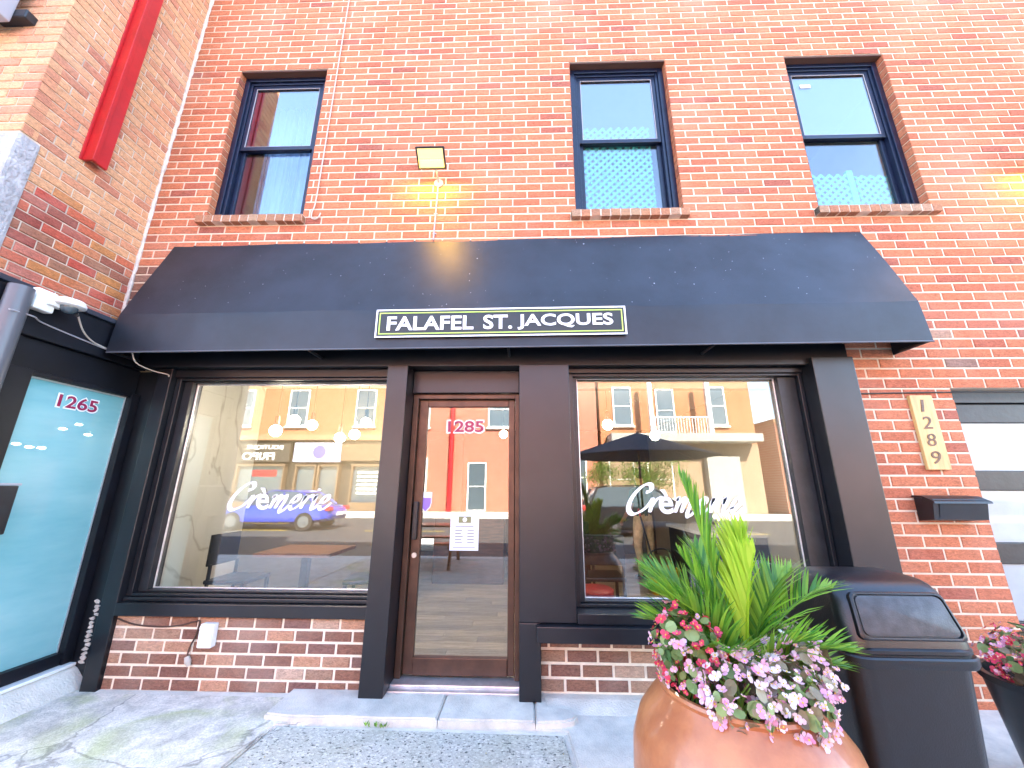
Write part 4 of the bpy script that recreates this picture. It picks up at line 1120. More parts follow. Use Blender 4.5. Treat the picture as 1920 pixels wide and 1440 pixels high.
# worn scuffs on the glaze
palm = thing('palm_plant', 'young palm with feathery green fronds growing in the terracotta pot', 'palm', (PX + 0.02, PY, 0.70))
B0 = Vector((PX + 0.035, PY + 0.0, 0.70))
def frond(az, el0, L, droop, nl, ll, mat, twist=0.0, vee=50, start=0.30, base=None, wid=0.0066, fold=0.0):
    b = Vector(base) if base else B0 + Vector((math.cos(az) * 0.02, math.sin(az) * 0.02, 0))
    pts = []; p = b.copy(); el = el0; n = 26; ds = L / n
    h = Vector((math.cos(az), math.sin(az), 0))
    for i in range(n + 1):
        pts.append(p.copy())
        d = h * math.cos(el) + Vector((0, 0, 1)) * math.sin(el)
        p = p + d * ds
        el -= droop / n * (0.4 + 1.2 * i / n)
    mb = MB()
    mb.tube(pts, [0.0075 * (1 - 0.85 * i / n) + 0.0012 for i in range(n + 1)], 5)
    side0 = h.cross(Vector((0, 0, 1))).normalized()
    for k in range(nl):
        t = start + (1 - start) * (k + 0.3) / nl
        i = min(int(t * n), n - 1); f_ = t * n - i
        q = pts[i].lerp(pts[i + 1], f_); tan = (pts[i + 1] - pts[i]).normalized()
        nr = side0.cross(tan).normalized()
        prof_ = math.sin(math.pi * min(1, 0.18 + 0.82 * ((t - start) / (1 - start)) ** 0.8)) ** 0.7 if t < 0.98 else 0.3
        l = ll * 1.12 * max(0.28, prof_) * random.uniform(0.9, 1.08)
        for s in (-1, 1):
            a = R(vee) * (1 - 0.45 * (t - start) / (1 - start)) + random.uniform(-0.06, 0.06)
            d = (tan * math.cos(a) + side0 * s * math.sin(a) + nr * (0.30 + fold + random.uniform(-0.1, 0.1))).normalized()
            wv = tan.cross(d).normalized().cross(d).normalized()
            wv = (tan - d * tan.dot(d)).normalized()
            w = wid * random.uniform(0.8, 1.15)
            c = q; vs = []; seg = 4; dd_ = d.copy()
            for j in range(seg + 1):
                ww = w * (0.55, 1.0, 0.9, 0.55, 0.04)[j]
                vs += [c - wv * ww + nr * 0.0, c + wv * ww]
                c = c + dd_ * (l / seg); dd_ = (dd_ + Vector((0, 0, -1)) * random.uniform(0.04, 0.22) * (l / 0.22)).normalized()
            mb.add(vs, [(2 * j, 2 * j + 1, 2 * j + 3, 2 * j + 2) for j in range(seg)])
    return mb.build('frond', mat, palm, smooth=False)
TO = math.pi
# azimuth: 0 = +x (right in the picture), -90 = towards the camera, 90 = towards the shop
F = [(150, 86, 0.80, 0.25, 34, 0.17, 'palm_leaf', 13, 0.45), (20, 83, 0.56, 0.12, 27, 0.26, 'palm_spear', 15, 0.30), (-60, 86, 0.50, 0.3, 34, 0.22, 'palm_spear', 13, 0.28), (45, 80, 0.58, 0.2, 25, 0.22, 'palm_spear', 20, 0.34),
     (2, 63, 0.60, 1.15, 27, 0.24, 'palm_leaf', 50, 0.26), (30, 64, 0.58, 1.0, 27, 0.23, 'palm_leaf', 27, 0.28), (-22, 50, 0.44, 1.2, 25, 0.19, 'palm_leaf', 52, 0.26),
     (182, 66, 0.52, 1.0, 27, 0.22, 'palm_leaf', 27, 0.28), (152, 70, 0.58, 0.9, 27, 0.22, 'palm_leaf', 44, 0.30), (208, 52, 0.38, 1.1, 25, 0.17, 'palm_leaf', 50, 0.26),
     (120, 58, 0.50, 1.1, 26, 0.20, 'palm_leaf', 48, 0.28), (75, 62, 0.52, 1.0, 26, 0.20, 'palm_leaf', 48, 0.28), (238, 62, 0.36, 1.2, 22, 0.16, 'palm_leaf', 48, 0.28),
     (-8, 36, 0.40, 1.1, 22, 0.16, 'palm_leaf', 50, 0.28), (188, 44, 0.36, 1.0, 22, 0.15, 'palm_leaf', 50, 0.28), (-45, 64, 0.38, 1.1, 22, 0.16, 'palm_leaf', 46, 0.3), (95, 76, 0.60, 0.6, 26, 0.20, 'palm_leaf', 34, 0.34), (165, 82, 0.50, 0.5, 25, 0.18, 'palm_leaf', 34, 0.3),
     (15, 74, 0.56, 0.9, 30, 0.22, 'palm_leaf', 44, 0.28), (172, 56, 0.46, 1.2, 30, 0.20, 'palm_leaf', 50, 0.26), (140, 64, 0.56, 1.0, 30, 0.22, 'palm_leaf', 46, 0.28), (55, 56, 0.54, 1.2, 30, 0.20, 'palm_leaf', 50, 0.26), (200, 74, 0.44, 0.9, 28, 0.20, 'palm_leaf', 40, 0.28)]
for (az, el, L, dr_, nl, ll, mt, vee, st) in F:
    frond(R(az), R(el + (4 if el < 70 else 0)), L * (0.9 if 'leaf' in mt and el < 80 else 1.0), dr_, nl, ll * 0.95, mt, 0, vee, st, wid=0.0075 if mt == 'palm_spear' else 0.0052)
stt = MB()
for k in range(5):
    a = k * 1.3; stt.tube([B0 + Vector((0.02 * math.cos(a), 0.02 * math.sin(a), -0.02)), B0 + Vector((0.02 * math.cos(a), 0.02 * math.sin(a), 0.2))], [0.014, 0.009], 7)
stt.build('stem', 'stem_green', palm, smooth=True)

def leaf_mesh(name, mat, r=0.03):
    vs = [(0, 0, 0)]; n = 9
    for k in range(n):
        a = 2 * math.pi * k / n; rr_ = r * (1 + 0.12 * math.cos(a) - 0.25 * (1 if k == 5 else 0) * 0 )
        vs.append((rr_ * math.cos(a) + r * 0.2, rr_ * 0.85 * math.sin(a), 0.18 * r * math.cos(2 * a) + 0.25 * r * (abs(math.sin(a)))))
    me = bpy.data.meshes.new(name); me.from_pydata(vs, [], [(0, 1 + k, 1 + (k + 1) % n) for k in range(n)]); me.materials.append(MATS[mat]); return me
def blossom_mesh(mat, r=0.019):
    mb = MB(); mi = []
    for k in range(4):
        a = k * math.pi / 2 + 0.2; s = r * (1.0 if k % 2 else 0.72)
        c = Vector((math.cos(a), math.sin(a), 0)); t = Vector((-math.sin(a), math.cos(a), 0))
        mb.add([Vector((0, 0, 0)), c * s * 0.7 + t * s * 0.62 + Vector((0, 0, .25 * s)), c * s * 1.15 + t * s * 0.3 + Vector((0, 0, .42 * s)), c * s * 1.15 - t * s * 0.3 + Vector((0, 0, .42 * s)), c * s * 0.7 - t * s * 0.62 + Vector((0, 0, .25 * s))], [(0, 4, 3, 2, 1)])
    nf = len(mb.f); mb.sphere((0, 0, 0.002), 0.0026, 6, 4)
    me = mb.mesh('blossom'); me.materials.append(MATS[mat]); me.materials.append(MATS['stamen'])
    for i, p in enumerate(me.polygons): p.material_index = 0 if i < nf else 1
    return me
LEAFM = {m_: [leaf_mesh('leaf', m_, r_) for r_ in (0.013, 0.018, 0.024)] for m_ in ('begonia_leaf', 'begonia_bronze')}
BLM = {m_: [blossom_mesh(m_, r_) for r_ in (0.009, 0.012, 0.016)] for m_ in ('petal_red', 'petal_pink', 'petal_white')}
def begonia(name, label, cat_c, rad, leaves, blossoms, leafmats, petals, group=None, base_z=0.69, out=Vector((0, 0, 0))):
    c = Vector(cat_c)
    t = thing(name, label, 'begonia', (c.x, c.y, base_z), group)
    st = MB()
    for k in range(14):
        a = random.uniform(0, 6.28); q = c + Vector((math.cos(a) * rad[0] * .6, math.sin(a) * rad[1] * .6, random.uniform(-.2, .6) * rad[2]))
        b = Vector((c.x + random.uniform(-.03, .03), c.y + random.uniform(-.03, .03), base_z - 0.01))
        st.tube([b, b.lerp(q, 0.5) + Vector((0, 0, 0.02)), q], [0.005, 0.004, 0.002], 5)
    st.build('stem', 'stem_green', t)
    def place(me_list, n, nm, lo, hi, tilt):
        for k in range(n):
            a = random.uniform(0, 2 * math.pi); cz = random.uniform(-0.75, 1.0); sr = math.sqrt(max(0, 1 - cz * cz)); f_ = random.uniform(lo, hi)
            nv = Vector((sr * math.cos(a), sr * math.sin(a), cz))
            p = c + Vector((nv.x * rad[0], nv.y * rad[1], nv.z * rad[2])) * f_
            dirn = (nv + Vector((0, -0.25, 0.5)) + Vector((random.gauss(0, tilt), random.gauss(0, tilt), random.gauss(0, tilt)))).normalized()
            o = put(nm, random.choice(me_list), None, t)
            M = dirn.to_track_quat('Z', 'Y').to_matrix().to_4x4() @ Matrix.Rotation(random.uniform(0, 6.28), 4, 'Z')
            M.translation = p - WL[t]
            o.matrix_local = M
            s = random.uniform(0.8, 1.2); o.scale = (s, s, s)
    lm = [m_ for q in leafmats for m_ in LEAFM[q]]; bm_ = [m_ for q in petals for m_ in BLM[q]]
    place(lm, int(leaves * 1.8), 'leaf', 0.62, 1.03, 0.5)
    place(bm_, int(blossoms * 2.3), 'blossom', 0.88, 1.12, 0.6)
    return t
G = 'begonias round the palm in the terracotta pot'
begonia('begonia', 'red begonia spilling over the left rim of the terracotta pot', (PX - 0.175, PY - 0.04, 0.845), (0.115, 0.13, 0.15), 74, 80, ['begonia_leaf'], ['petal_red', 'petal_red', 'petal_pink'], G)
begonia('begonia', 'pink begonia at the front of the pot next to the red one', (PX - 0.06, PY - 0.17, 0.77), (0.13, 0.11, 0.12), 70, 78, ['begonia_bronze', 'begonia_leaf'], ['petal_pink', 'petal_pink', 'petal_white'], G)
begonia('begonia', 'white flowered begonia at the front right of the terracotta pot', (PX + 0.09, PY - 0.18, 0.755), (0.12, 0.10, 0.12), 66, 74, ['begonia_bronze', 'begonia_leaf'], ['petal_white', 'petal_white', 'petal_pink'], G)
begonia('begonia', 'pink begonia hanging over the right rim of the terracotta pot', (PX + 0.20, PY - 0.06, 0.79), (0.105, 0.13, 0.14), 66, 74, ['begonia_bronze'], ['petal_pink', 'petal_pink', 'petal_white'], G)
begonia('begonia', 'pale begonia behind the others beneath the palm fronds', (PX + 0.03, PY + 0.10, 0.79), (0.15, 0.11, 0.10), 50, 36, ['begonia_bronze', 'begonia_leaf'], ['petal_white', 'petal_pink'], G)
# second planter at the right edge
QX, QY = 2.66, -0.86
pot2 = thing('planter_pot', 'black planter pot cut by the right edge of the picture', 'planter', (QX, QY, 0))
MB().lathe([(0.17, 0.0), (0.18, 0.0), (0.26, 0.47), (0.275, 0.475), (0.275, 0.505), (0.25, 0.505), (0.245, 0.45)], (QX, QY, 0), 40).build('body', 'bin_plastic', pot2, smooth=True)
MB().lathe([(0.246, 0.46), (0.0001, 0.48)], (QX, QY, 0), 30).build('soil', 'soil', pot2)
begonia('begonia', 'red begonia filling the black planter at the right edge', (QX - 0.02, QY - 0.03, 0.60), (0.25, 0.23, 0.15), 190, 130, ['begonia_leaf', 'begonia_bronze'], ['petal_red', 'petal_red', 'petal_pink'], None, 0.48)

# weeds at the step
wdm = MB()
for k in range(26):
    b = Vector((-0.90 + random.gauss(0, 0.03), -0.365 + random.gauss(0, 0.006), -0.004)); a = random.uniform(0, 6.28); d = Vector((math.cos(a) * .022, math.sin(a) * .012, 0.02))
    s = Vector((-d.y, d.x, 0)).normalized() * 0.006
    wdm.add([b, b + d * .6 + s, b + d * 1.2, b + d * .6 - s], [(0, 1, 2, 3)])
tag(wdm.build('weeds', 'palm_leaf', None, (-0.90, -0.365, 0)), 'small green weed in the crack before the doorstep', 'weed', kind='stuff')

# ================================================================== interior of the shop
fl_ = MB().box(-3.62, 2.98, 0.20, 6.2, -0.04, 0.055).build('interior_floor', 'dark_wood'); tag(fl_, kind='structure')
def plankmat():
    m, nt, b = nodes_of('planks')
    oi = nd(nt, 'ShaderNodeObjectInfo'); tc = nd(nt, 'ShaderNodeTexCoord')
    mp = nd(nt, 'ShaderNodeMapping'); mp.inputs['Scale'].default_value = (2.2, 22, 22)
    cb_ = nd(nt, 'ShaderNodeCombineXYZ'); ml_ = nd(nt, 'ShaderNodeMath', operation='MULTIPLY'); ml_.inputs[1].default_value = 40
    lk(nt, oi.outputs['Random'], ml_.inputs[0]); lk(nt, ml_.outputs[0], cb_.inputs[0]); lk(nt, cb_.outputs[0], mp.inputs['Location'])
    lk(nt, tc.outputs['Object'], mp.inputs['Vector'])
    n = nd(nt, 'ShaderNodeTexNoise'); n.inputs['Scale'].default_value = 2; n.inputs['Detail'].default_value = 7; lk(nt, mp.outputs['Vector'], n.inputs['Vector'])
    cr = nd(nt, 'ShaderNodeValToRGB'); e = cr.color_ramp.elements; e[0].position = 0.3; e[0].color = rgb((0.34, 0.24, 0.155)); e[1].position = 0.7; e[1].color = rgb((0.64, 0.49, 0.34))
    lk(nt, n.outputs['Fac'], cr.inputs['Fac'])
    mr = nd(nt, 'ShaderNodeMapRange'); mr.inputs['To Min'].default_value = 0.7; mr.inputs['To Max'].default_value = 1.2; lk(nt, oi.outputs['Random'], mr.inputs['Value'])
    sc2 = nd(nt, 'ShaderNodeVectorMath', operation='SCALE'); lk(nt, cr.outputs['Color'], sc2.inputs[0]); lk(nt, mr.outputs['Result'], sc2.inputs['Scale'])
    lk(nt, sc2.outputs['Vector'], b.inputs['Base Color']); b.inputs['Roughness'].default_value = 0.4
    MATS['planks'] = m
plankmat()
pk = {}
row = 0; y = 0.21
while y < 5.9:
    x = -3.6 - ((row * 0.37) % 1.0) * 0.9
    while x < 2.95:
        a, b = max(x, -3.6), min(x + 1.2, 2.95)
        if b - a > 0.08:
            L = round(b - a, 2)
            if L not in pk:
                me = MB().box(-L / 2 + 0.0015, L / 2 - 0.0015, -0.0735, 0.0735, 0, 0.012, 0.0015).mesh('plank'); me.materials.append(MATS['planks']); pk[L] = me
            put('plank', pk[L], None, fl_, world=((a + b) / 2, y + 0.075, 0.056))
        x += 1.2
    y += 0.15; row += 1
iw = MB().box(-3.66, -3.62, 0.22, 6.2, 0.0, 2.8)
def marble():
    m, nt, b = nodes_of('marble')
    tc = nd(nt, 'ShaderNodeTexCoord')
    n = nd(nt, 'ShaderNodeTexNoise'); n.inputs['Scale'].default_value = 0.7; n.inputs['Detail'].default_value = 4; n.inputs['Distortion'].default_value = 1.2; n.inputs['Roughness'].default_value = 0.55
    lk(nt, tc.outputs['Object'], n.inputs['Vector'])
    cr = nd(nt, 'ShaderNodeValToRGB'); e = cr.color_ramp.elements
    e[0].position = 0.478; e[0].color = rgb((0.74, 0.73, 0.70)); e[1].position = 0.522; e[1].color = rgb((0.74, 0.73, 0.70)); k = e.new(0.5); k.color = rgb((0.52, 0.49, 0.45))
    lk(nt, n.outputs['Fac'], cr.inputs['Fac']); lk(nt, cr.outputs['Color'], b.inputs['Base Color']); b.inputs['Roughness'].default_value = 0.35
    MATS['marble'] = m
marble()
tag(iw.build('interior_wall', 'marble'), kind='structure')
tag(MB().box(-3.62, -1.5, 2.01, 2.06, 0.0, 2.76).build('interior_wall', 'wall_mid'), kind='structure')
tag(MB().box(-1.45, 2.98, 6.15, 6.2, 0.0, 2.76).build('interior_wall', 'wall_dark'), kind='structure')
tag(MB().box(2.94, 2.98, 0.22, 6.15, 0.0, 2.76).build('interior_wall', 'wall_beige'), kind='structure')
tag(MB().box(-3.62, 2.98, 0.22, 6.2, 2.76, 2.80).build('interior_ceiling', 'ceiling'), kind='structure')
# pendant bulbs
def pendant(x, y, z, i, label):
    t = thing('pendant_lamp', label, 'lamp', (x, y, z), 'pendant bulbs hanging in the shop')
    MB().tube([(x, y, 2.76), (x, y, z + 0.15)], 0.004, 6).build('cord', 'cable_black', t)
    MB().lathe([(0.012, 0.16), (0.022, 0.15), (0.024, 0.06), (0.02, 0.05)], (x, y, z), 14).build('socket', 'black_metal', t, smooth=True)
    MB().sphere((x, y, z), 0.058, 16, 10).build('bulb', 'bulb', t, smooth=True)
PEND = [(-2.55, 0.72, 1.98, 'lit bulb hanging lowest at the left of the left shop window'), (-2.42, 0.80, 2.10, 'lit bulb beside the lowest one in the left shop window'), (-2.5, 1.3, 2.13, 'third lit bulb from the left in the left shop window'), (-2.15, 1.3, 1.98, 'lit bulb before the pale shop sign in the left shop window'), (-1.98, 1.3, 2.02, 'lit bulb right of the pale shop sign in the left shop window'),
        (-1.86, 1.3, 2.16, 'rightmost lit bulb in the left shop window'), (0.95, 1.2, 2.12, 'lit bulb at the upper left of the right shop window'), (1.6, 1.6, 2.05, 'lit bulb in the middle of the right shop window'), (-0.3, 2.6, 2.2, 'lit bulb seen through the glass door')]
for i, (x, y, z, lab) in enumerate(PEND): pendant(x, y, z, i, lab)
k = 0
for (x, y, lab) in ((-2.6, 0.95, 'round ceiling spot at the left side of the shop'), (-0.5, 1.2, 'round ceiling spot just inside the door'), (-0.5, 3.4, 'round ceiling spot deep behind the door'), (1.3, 2.2, 'round ceiling spot behind the right shop window'), (1.75, 2.9, 'round ceiling spot above the standing person'), (0.3, 5.0, 'round ceiling spot near the back wall of the shop')):
    t = thing('ceiling_spot', lab, 'ceiling light', (x, y, 2.74), 'ceiling spots in the shop')
    MB().lathe([(0.10, 0.0), (0.10, 0.018), (0.085, 0.018)], (x, y, 2.74), 24).build('ring', 'white', t); MB().lathe([(0.0001, 0.004), (0.082, 0.004)], (x, y, 2.738), 24).build('lens', 'downlight', t)
# tables and chairs
def table(x, y, w, d, h, label, mat='table_wood'):
    t = thing('table', label, 'table', (x, y, 0.068))
    MB().box(x - w / 2, x + w / 2, y - d / 2, y + d / 2, h - 0.035, h, 0.004).build('table_top', mat, t)
    MB().box(x - 0.035, x + 0.035, y - 0.035, y + 0.035, 0.088, h - 0.036, 0.004).build('leg', 'black_metal', t)
    MB().box(x - 0.24, x + 0.24, y - 0.24, y + 0.24, 0.0685, 0.087, 0.004).build('base', 'black_metal', t)
def chair(x, y, rz, label):
    t = thing('chair', label, 'chair', (x, y, 0.068), 'black chairs in the shop')
    z0 = 0.0685
    M = Matrix.Translation((x, y, 0)) @ Matrix.Rotation(rz, 4, 'Z')
    MB().box(-0.21, 0.21, -0.21, 0.21, z0 + 0.42, z0 + 0.46, 0.012).xf(M).build('seat', 'black_metal', t)
    MB().box(-0.21, 0.21, 0.19, 0.215, z0 + 0.58, z0 + 0.88, 0.010).xf(M).build('backrest', 'black_metal', t)
    for sx in (-1, 1):
        MB().box(sx * 0.19 - .016, sx * 0.19 + .016, -0.20, -0.168, z0, z0 + 0.42, 0.004).xf(M).build('leg', 'black_metal', t)
        MB().box(sx * 0.19 - .016, sx * 0.19 + .016, 0.168, 0.189, z0, z0 + 0.60, 0.004).xf(M).build('leg', 'black_metal', t)
table(-2.25, 1.10, 0.75, 0.62, 0.80, 'brown table just inside the left shop window')
chair(-2.95, 1.12, R(90), 'black chair with its back to the marble wall')
chair(-1.62, 1.2, R(-80), 'black chair at the right end of the window table')
table(-0.95, 4.6, 0.8, 0.7, 0.80, 'brown table deep in the shop behind the door')
table(0.75, 2.1, 0.7, 0.7, 0.80, 'dark table behind the left side of the right shop window', 'dark_wood')
chair(0.75, 2.75, R(0), 'black chair behind the right shop window')
chair(0.85, 1.45, R(180), 'black chair with its back to the right shop window')
ct = thing('counter', 'dark counter with a pale top facing the door', 'counter', (-0.75, 3.3, 0.068))
MB().box(-1.35, -0.30, 3.0, 3.6, 0.0685, 0.98, 0.008).build('body', 'dark_wood', ct); MB().box(-1.38, -0.27, 2.96, 3.62, 0.981, 1.02, 0.006).build('top', 'pale_wood', ct)
sk = thing('sink_counter', 'white topped counter with a tap against the right inner wall', 'counter', (2.6, 2.6, 0.068))
MB().box(2.25, 2.93, 1.9, 3.3, 0.0685, 0.86, 0.008).build('body', 'black_metal', sk); MB().box(2.22, 2.93, 1.87, 3.33, 0.861, 0.90, 0.006).build('top', 'white', sk)
MB().tube(smooth_path([(2.6, 2.4, 0.90), (2.6, 2.4, 1.10), (2.54, 2.4, 1.17), (2.46, 2.4, 1.13)], 6), 0.014, 8).build('tap', 'steel', sk)
bk = thing('mop_bucket', 'yellow mop bucket on the shop floor behind the palm', 'bucket', (1.88, 2.65, 0.068))
loft([rr_ring(1.88, 2.65, 0.16, 0.13, 0.04, 0.069), rr_ring(1.88, 2.65, 0.20, 0.17, 0.05, 0.36), rr_ring(1.88, 2.65, 0.215, 0.185, 0.05, 0.365), rr_ring(1.88, 2.65, 0.215, 0.185, 0.05, 0.385), rr_ring(1.88, 2.65, 0.19, 0.16, 0.05, 0.385), rr_ring(1.88, 2.65, 0.15, 0.12, 0.04, 0.10)], True, True).build('body', 'yellow_plastic', bk)
MB().tube(smooth_path([(1.70, 2.65, 0.38), (1.72, 2.62, 0.56), (1.88, 2.60, 0.63), (2.04, 2.62, 0.56), (2.06, 2.65, 0.38)], 6), 0.010, 8).build('handle', 'black_metal', bk)
mp_ = thing('mop', 'mop with a red ended handle leaning out of the yellow bucket', 'mop', (1.86, 2.68, 0.12))
MB().tube([(1.86, 2.68, 0.12), (1.75, 3.02, 1.02)], 0.014, 8).build('handle', 'black_metal', mp_); MB().tube([(1.75, 3.02, 1.02), (1.737, 3.06, 1.13)], 0.017, 8).build('grip', 'red_plastic', mp_)

# person seen from behind
def skin_body():
    pts = {}; V = []; E = []; Rr = []
    def v(n, p, r): pts[n] = len(V); V.append(p); Rr.append(r); return pts[n]
    def e(a, b): E.append((pts[a], pts[b]))
    v('pel', (0, 0, .93), (.155, .115)); v('bel', (0, 0.01, 1.06), (.145, .105)); v('che', (0, .015, 1.27), (.165, .115)); v('nkb', (0, .01, 1.42), (.085, .07)); v('nk', (0, -.005, 1.49), (.052, .052)); v('hd', (0, -.02, 1.60), (.076, .09)); v('hd2', (0, -.015, 1.69), (.07, .082))
    for a, b in (('pel', 'bel'), ('bel', 'che'), ('che', 'nkb'), ('nkb', 'nk'), ('nk', 'hd'), ('hd', 'hd2')): e(a, b)
    for s, n in ((-1, 'l'), (1, 'r')):
        v('hip' + n, (s * .095, 0, .86), (.095, .10)); v('kn' + n, (s * .11, -.03 if s > 0 else .02, .50), (.062, .065)); v('ca' + n, (s * .112, 0.0, .36), (.058, .062)); v('an' + n, (s * .115, .02, .10), (.042, .045)); v('he' + n, (s * .115, .03, .045), (.04, .04)); v('to' + n, (s * .13, -.12, .03), (.042, .026))
        e('pel', 'hip' + n); e('hip' + n, 'kn' + n); e('kn' + n, 'ca' + n); e('ca' + n, 'an' + n); e('an' + n, 'he' + n); e('he' + n, 'to' + n)
        ex = (s * .25, -.06, 1.08) if s < 0 else (s * .27, .04, 1.09)
        wx = (s * .20, -.28, 1.00) if s < 0 else (s * .25, -.16, .92)
        v('sh' + n, (s * .185, .01, 1.37), (.062, .06)); v('el' + n, ex, (.043, .043)); v('wr' + n, wx, (.027, .03))
        e('che', 'sh' + n); e('sh' + n, 'el' + n); e('el' + n, 'wr' + n)
        w = Vector(wx); d = (w - Vector(ex)).normalized(); sd_ = d.cross(Vector((0, 0, 1))).normalized(); u_ = sd_.cross(d)
        pm = w + d * .06; v('pa' + n, tuple(pm), (.034, .018)); e('wr' + n, 'pa' + n)
        for k in range(4):
            o_ = sd_ * (.024 - .016 * k); l_ = (.06, .068, .064, .05)[k]
            v('f%d%s' % (k, n), tuple(pm + o_ + d * .03), (.009, .009)); v('g%d%s' % (k, n), tuple(pm + o_ + d * (.03 + l_ * .6) - u_ * .018), (.0085, .0085)); v('h%d%s' % (k, n), tuple(pm + o_ * .9 + d * (.03 + l_ * .75) - u_ * .045), (.0075, .0075))
            e('pa' + n, 'f%d%s' % (k, n)); e('f%d%s' % (k, n), 'g%d%s' % (k, n)); e('g%d%s' % (k, n), 'h%d%s' % (k, n))
        v('t1' + n, tuple(w + d * .03 + sd_ * .035), (.011, .011)); v('t2' + n, tuple(w + d * .065 + sd_ * .048 - u_ * .015), (.009, .009)); e('wr' + n, 't1' + n); e('t1' + n, 't2' + n)
    me = bpy.data.meshes.new('body'); me.from_pydata(V, E, []); me.update()
    ob = bpy.data.objects.new('tmp', me); COL.objects.link(ob)
    sk_ = ob.modifiers.new('s', 'SKIN'); sk_.use_smooth_shade = True
    for i, r_ in enumerate(Rr): me.skin_vertices[0].data[i].radius = r_
    me.skin_vertices[0].data[0].use_root = True
    ss_ = ob.modifiers.new('u', 'SUBSURF'); ss_.levels = 2; ss_.render_levels = 2
    dg = bpy.context.evaluated_depsgraph_get()
    out = bpy.data.meshes.new_from_object(ob.evaluated_get(dg)); bpy.data.objects.remove(ob)
    out.materials.clear()
    for n in ('skin', 'green_shirt', 'khaki', 'rubber'): out.materials.append(MATS[n])
    for p in out.polygons:
        c = p.center
        arm = abs(c.x) > 0.20 and c.z > 0.7
        if c.z < 0.075: p.material_index = 3
        elif c.z < 0.98 and not (arm and abs(c.x) > 0.19): p.material_index = 2 if c.z > 0.13 else 0
        elif c.z < 1.455 and not (arm and (c.z < 1.17 or c.y < -0.06)): p.material_index = 1
        else: p.material_index = 0
        p.use_smooth = True
    return out
pe = put('person', skin_body(), None, None, (1.90, 3.45, 0.068))
pe.rotation_euler = (0, 0, R(205)); pe.scale = (0.97, 0.97, 0.97)
tag(pe, 'person in a dark green top and khaki trousers standing inside behind the window', 'person')
hr = MB().sphere((0, 0.012, 1.655), 0.105, 16, 10, 0.86, 1.0, 1.02)
hr.v = [v for v in hr.v]
ho = bpy.data.objects.new('hair', hr.mesh('hair', smooth=True)); ho.data.materials.append(MATS['hair']); COL.objects.link(ho); ho.parent = pe; WL[ho] = WL[pe]
fc = MB(); fc.tube([(0, -0.105, 1.60), (0, -0.125, 1.575)], [0.008, 0.014], 6); fc.sphere((-0.032, -0.098, 1.615), 0.009, 8, 6); fc.sphere((0.032, -0.098, 1.615), 0.009, 8, 6); fc.box(-0.022, 0.022, -0.104, -0.096, 1.545, 1.553); fc.sphere((-0.078, -0.01, 1.60), 0.02, 8, 6, .4, .7, 1.2); fc.sphere((0.078, -0.01, 1.60), 0.02, 8, 6, .4, .7, 1.2)
fo = bpy.data.objects.new('face', fc.mesh('face', smooth=True)); fo.data.materials.append(MATS['skin']); COL.objects.link(fo); fo.parent = pe; WL[fo] = WL[pe]
# low red wrapped box / stool near the window
st_ = thing('stool', 'dark red stool by the left side of the right shop window', 'stool', (0.62, 0.62, 0.068))
MB().lathe([(0.15, 0.0), (0.17, 0.02), (0.17, 0.06), (0.15, 0.075)], (0.62, 0.62, 0.50), 24).build('seat', 'red_plastic', st_, smooth=True)
for k in range(4):
    a = k * math.pi / 2 + 0.7; MB().tube([(0.62 + .1 * math.cos(a), 0.62 + .1 * math.sin(a), 0.50), (0.62 + .17 * math.cos(a), 0.62 + .17 * math.sin(a), 0.0685)], 0.012, 8).build('leg', 'black_metal', st_)

# glowing discs added behind the teal film for the bright ovals mirrored on it
for (yy, zz, lab) in [(-0.512, 1.709, 'leftmost of the lower three added glow discs behind the teal window'), (-0.431, 1.695, 'middle one of the lower three added glow discs behind the teal window'), (-0.356, 1.695, 'rightmost of the lower three added glow discs behind the teal window'), (-0.258, 1.854, 'left one of the upper three added glow discs behind the teal window'), (-0.157, 1.904, 'highest added glow disc behind the teal window under the number'), (-0.07, 1.833, 'right one of the upper three added glow discs behind the teal window')]:
    t = thing('oval_glow', lab, 'lamp', (-3.62, yy, zz), 'glow discs added behind the teal window')
    MB().sphere((-3.62, yy, zz), 0.024, 14, 8, 1.0, 1.0, 0.42).build('glow_disc', 'teal_glow', t, smooth=True)
    MB().tube([(-3.62, yy, zz + 0.008), (-3.62, yy, 2.40)], 0.002, 5).build('cord', 'cable_black', t)
# leaf litter and grit on the pavement
lt = MB()
for k in range(60):
    x = random.uniform(-3.1, 2.2); y = random.choice((random.uniform(-0.12, -0.05), random.uniform(-1.6, -0.4))); a = random.uniform(0, 6.28); s = random.uniform(0.003, 0.009)
    if -1.66 < x < 0.35 and y > -0.36: continue
    z = 0.0035
    lt.add([(x + s * math.cos(a), y + s * math.sin(a), z), (x - s * .5 * math.sin(a), y + s * .5 * math.cos(a), z + .002), (x - s * math.cos(a), y - s * math.sin(a), z), (x + s * .5 * math.sin(a), y - s * .5 * math.cos(a), z + .001)], [(0, 1, 2, 3)])
pmat('litter', (0.42, 0.30, 0.10), 0.8, var=0.5, vscale=2)
tag(lt.build('leaf_litter', 'litter', None, (0, -0.5, 0.0)), 'scattered bits of dry leaf on the pavement', 'leaf litter', kind='stuff')

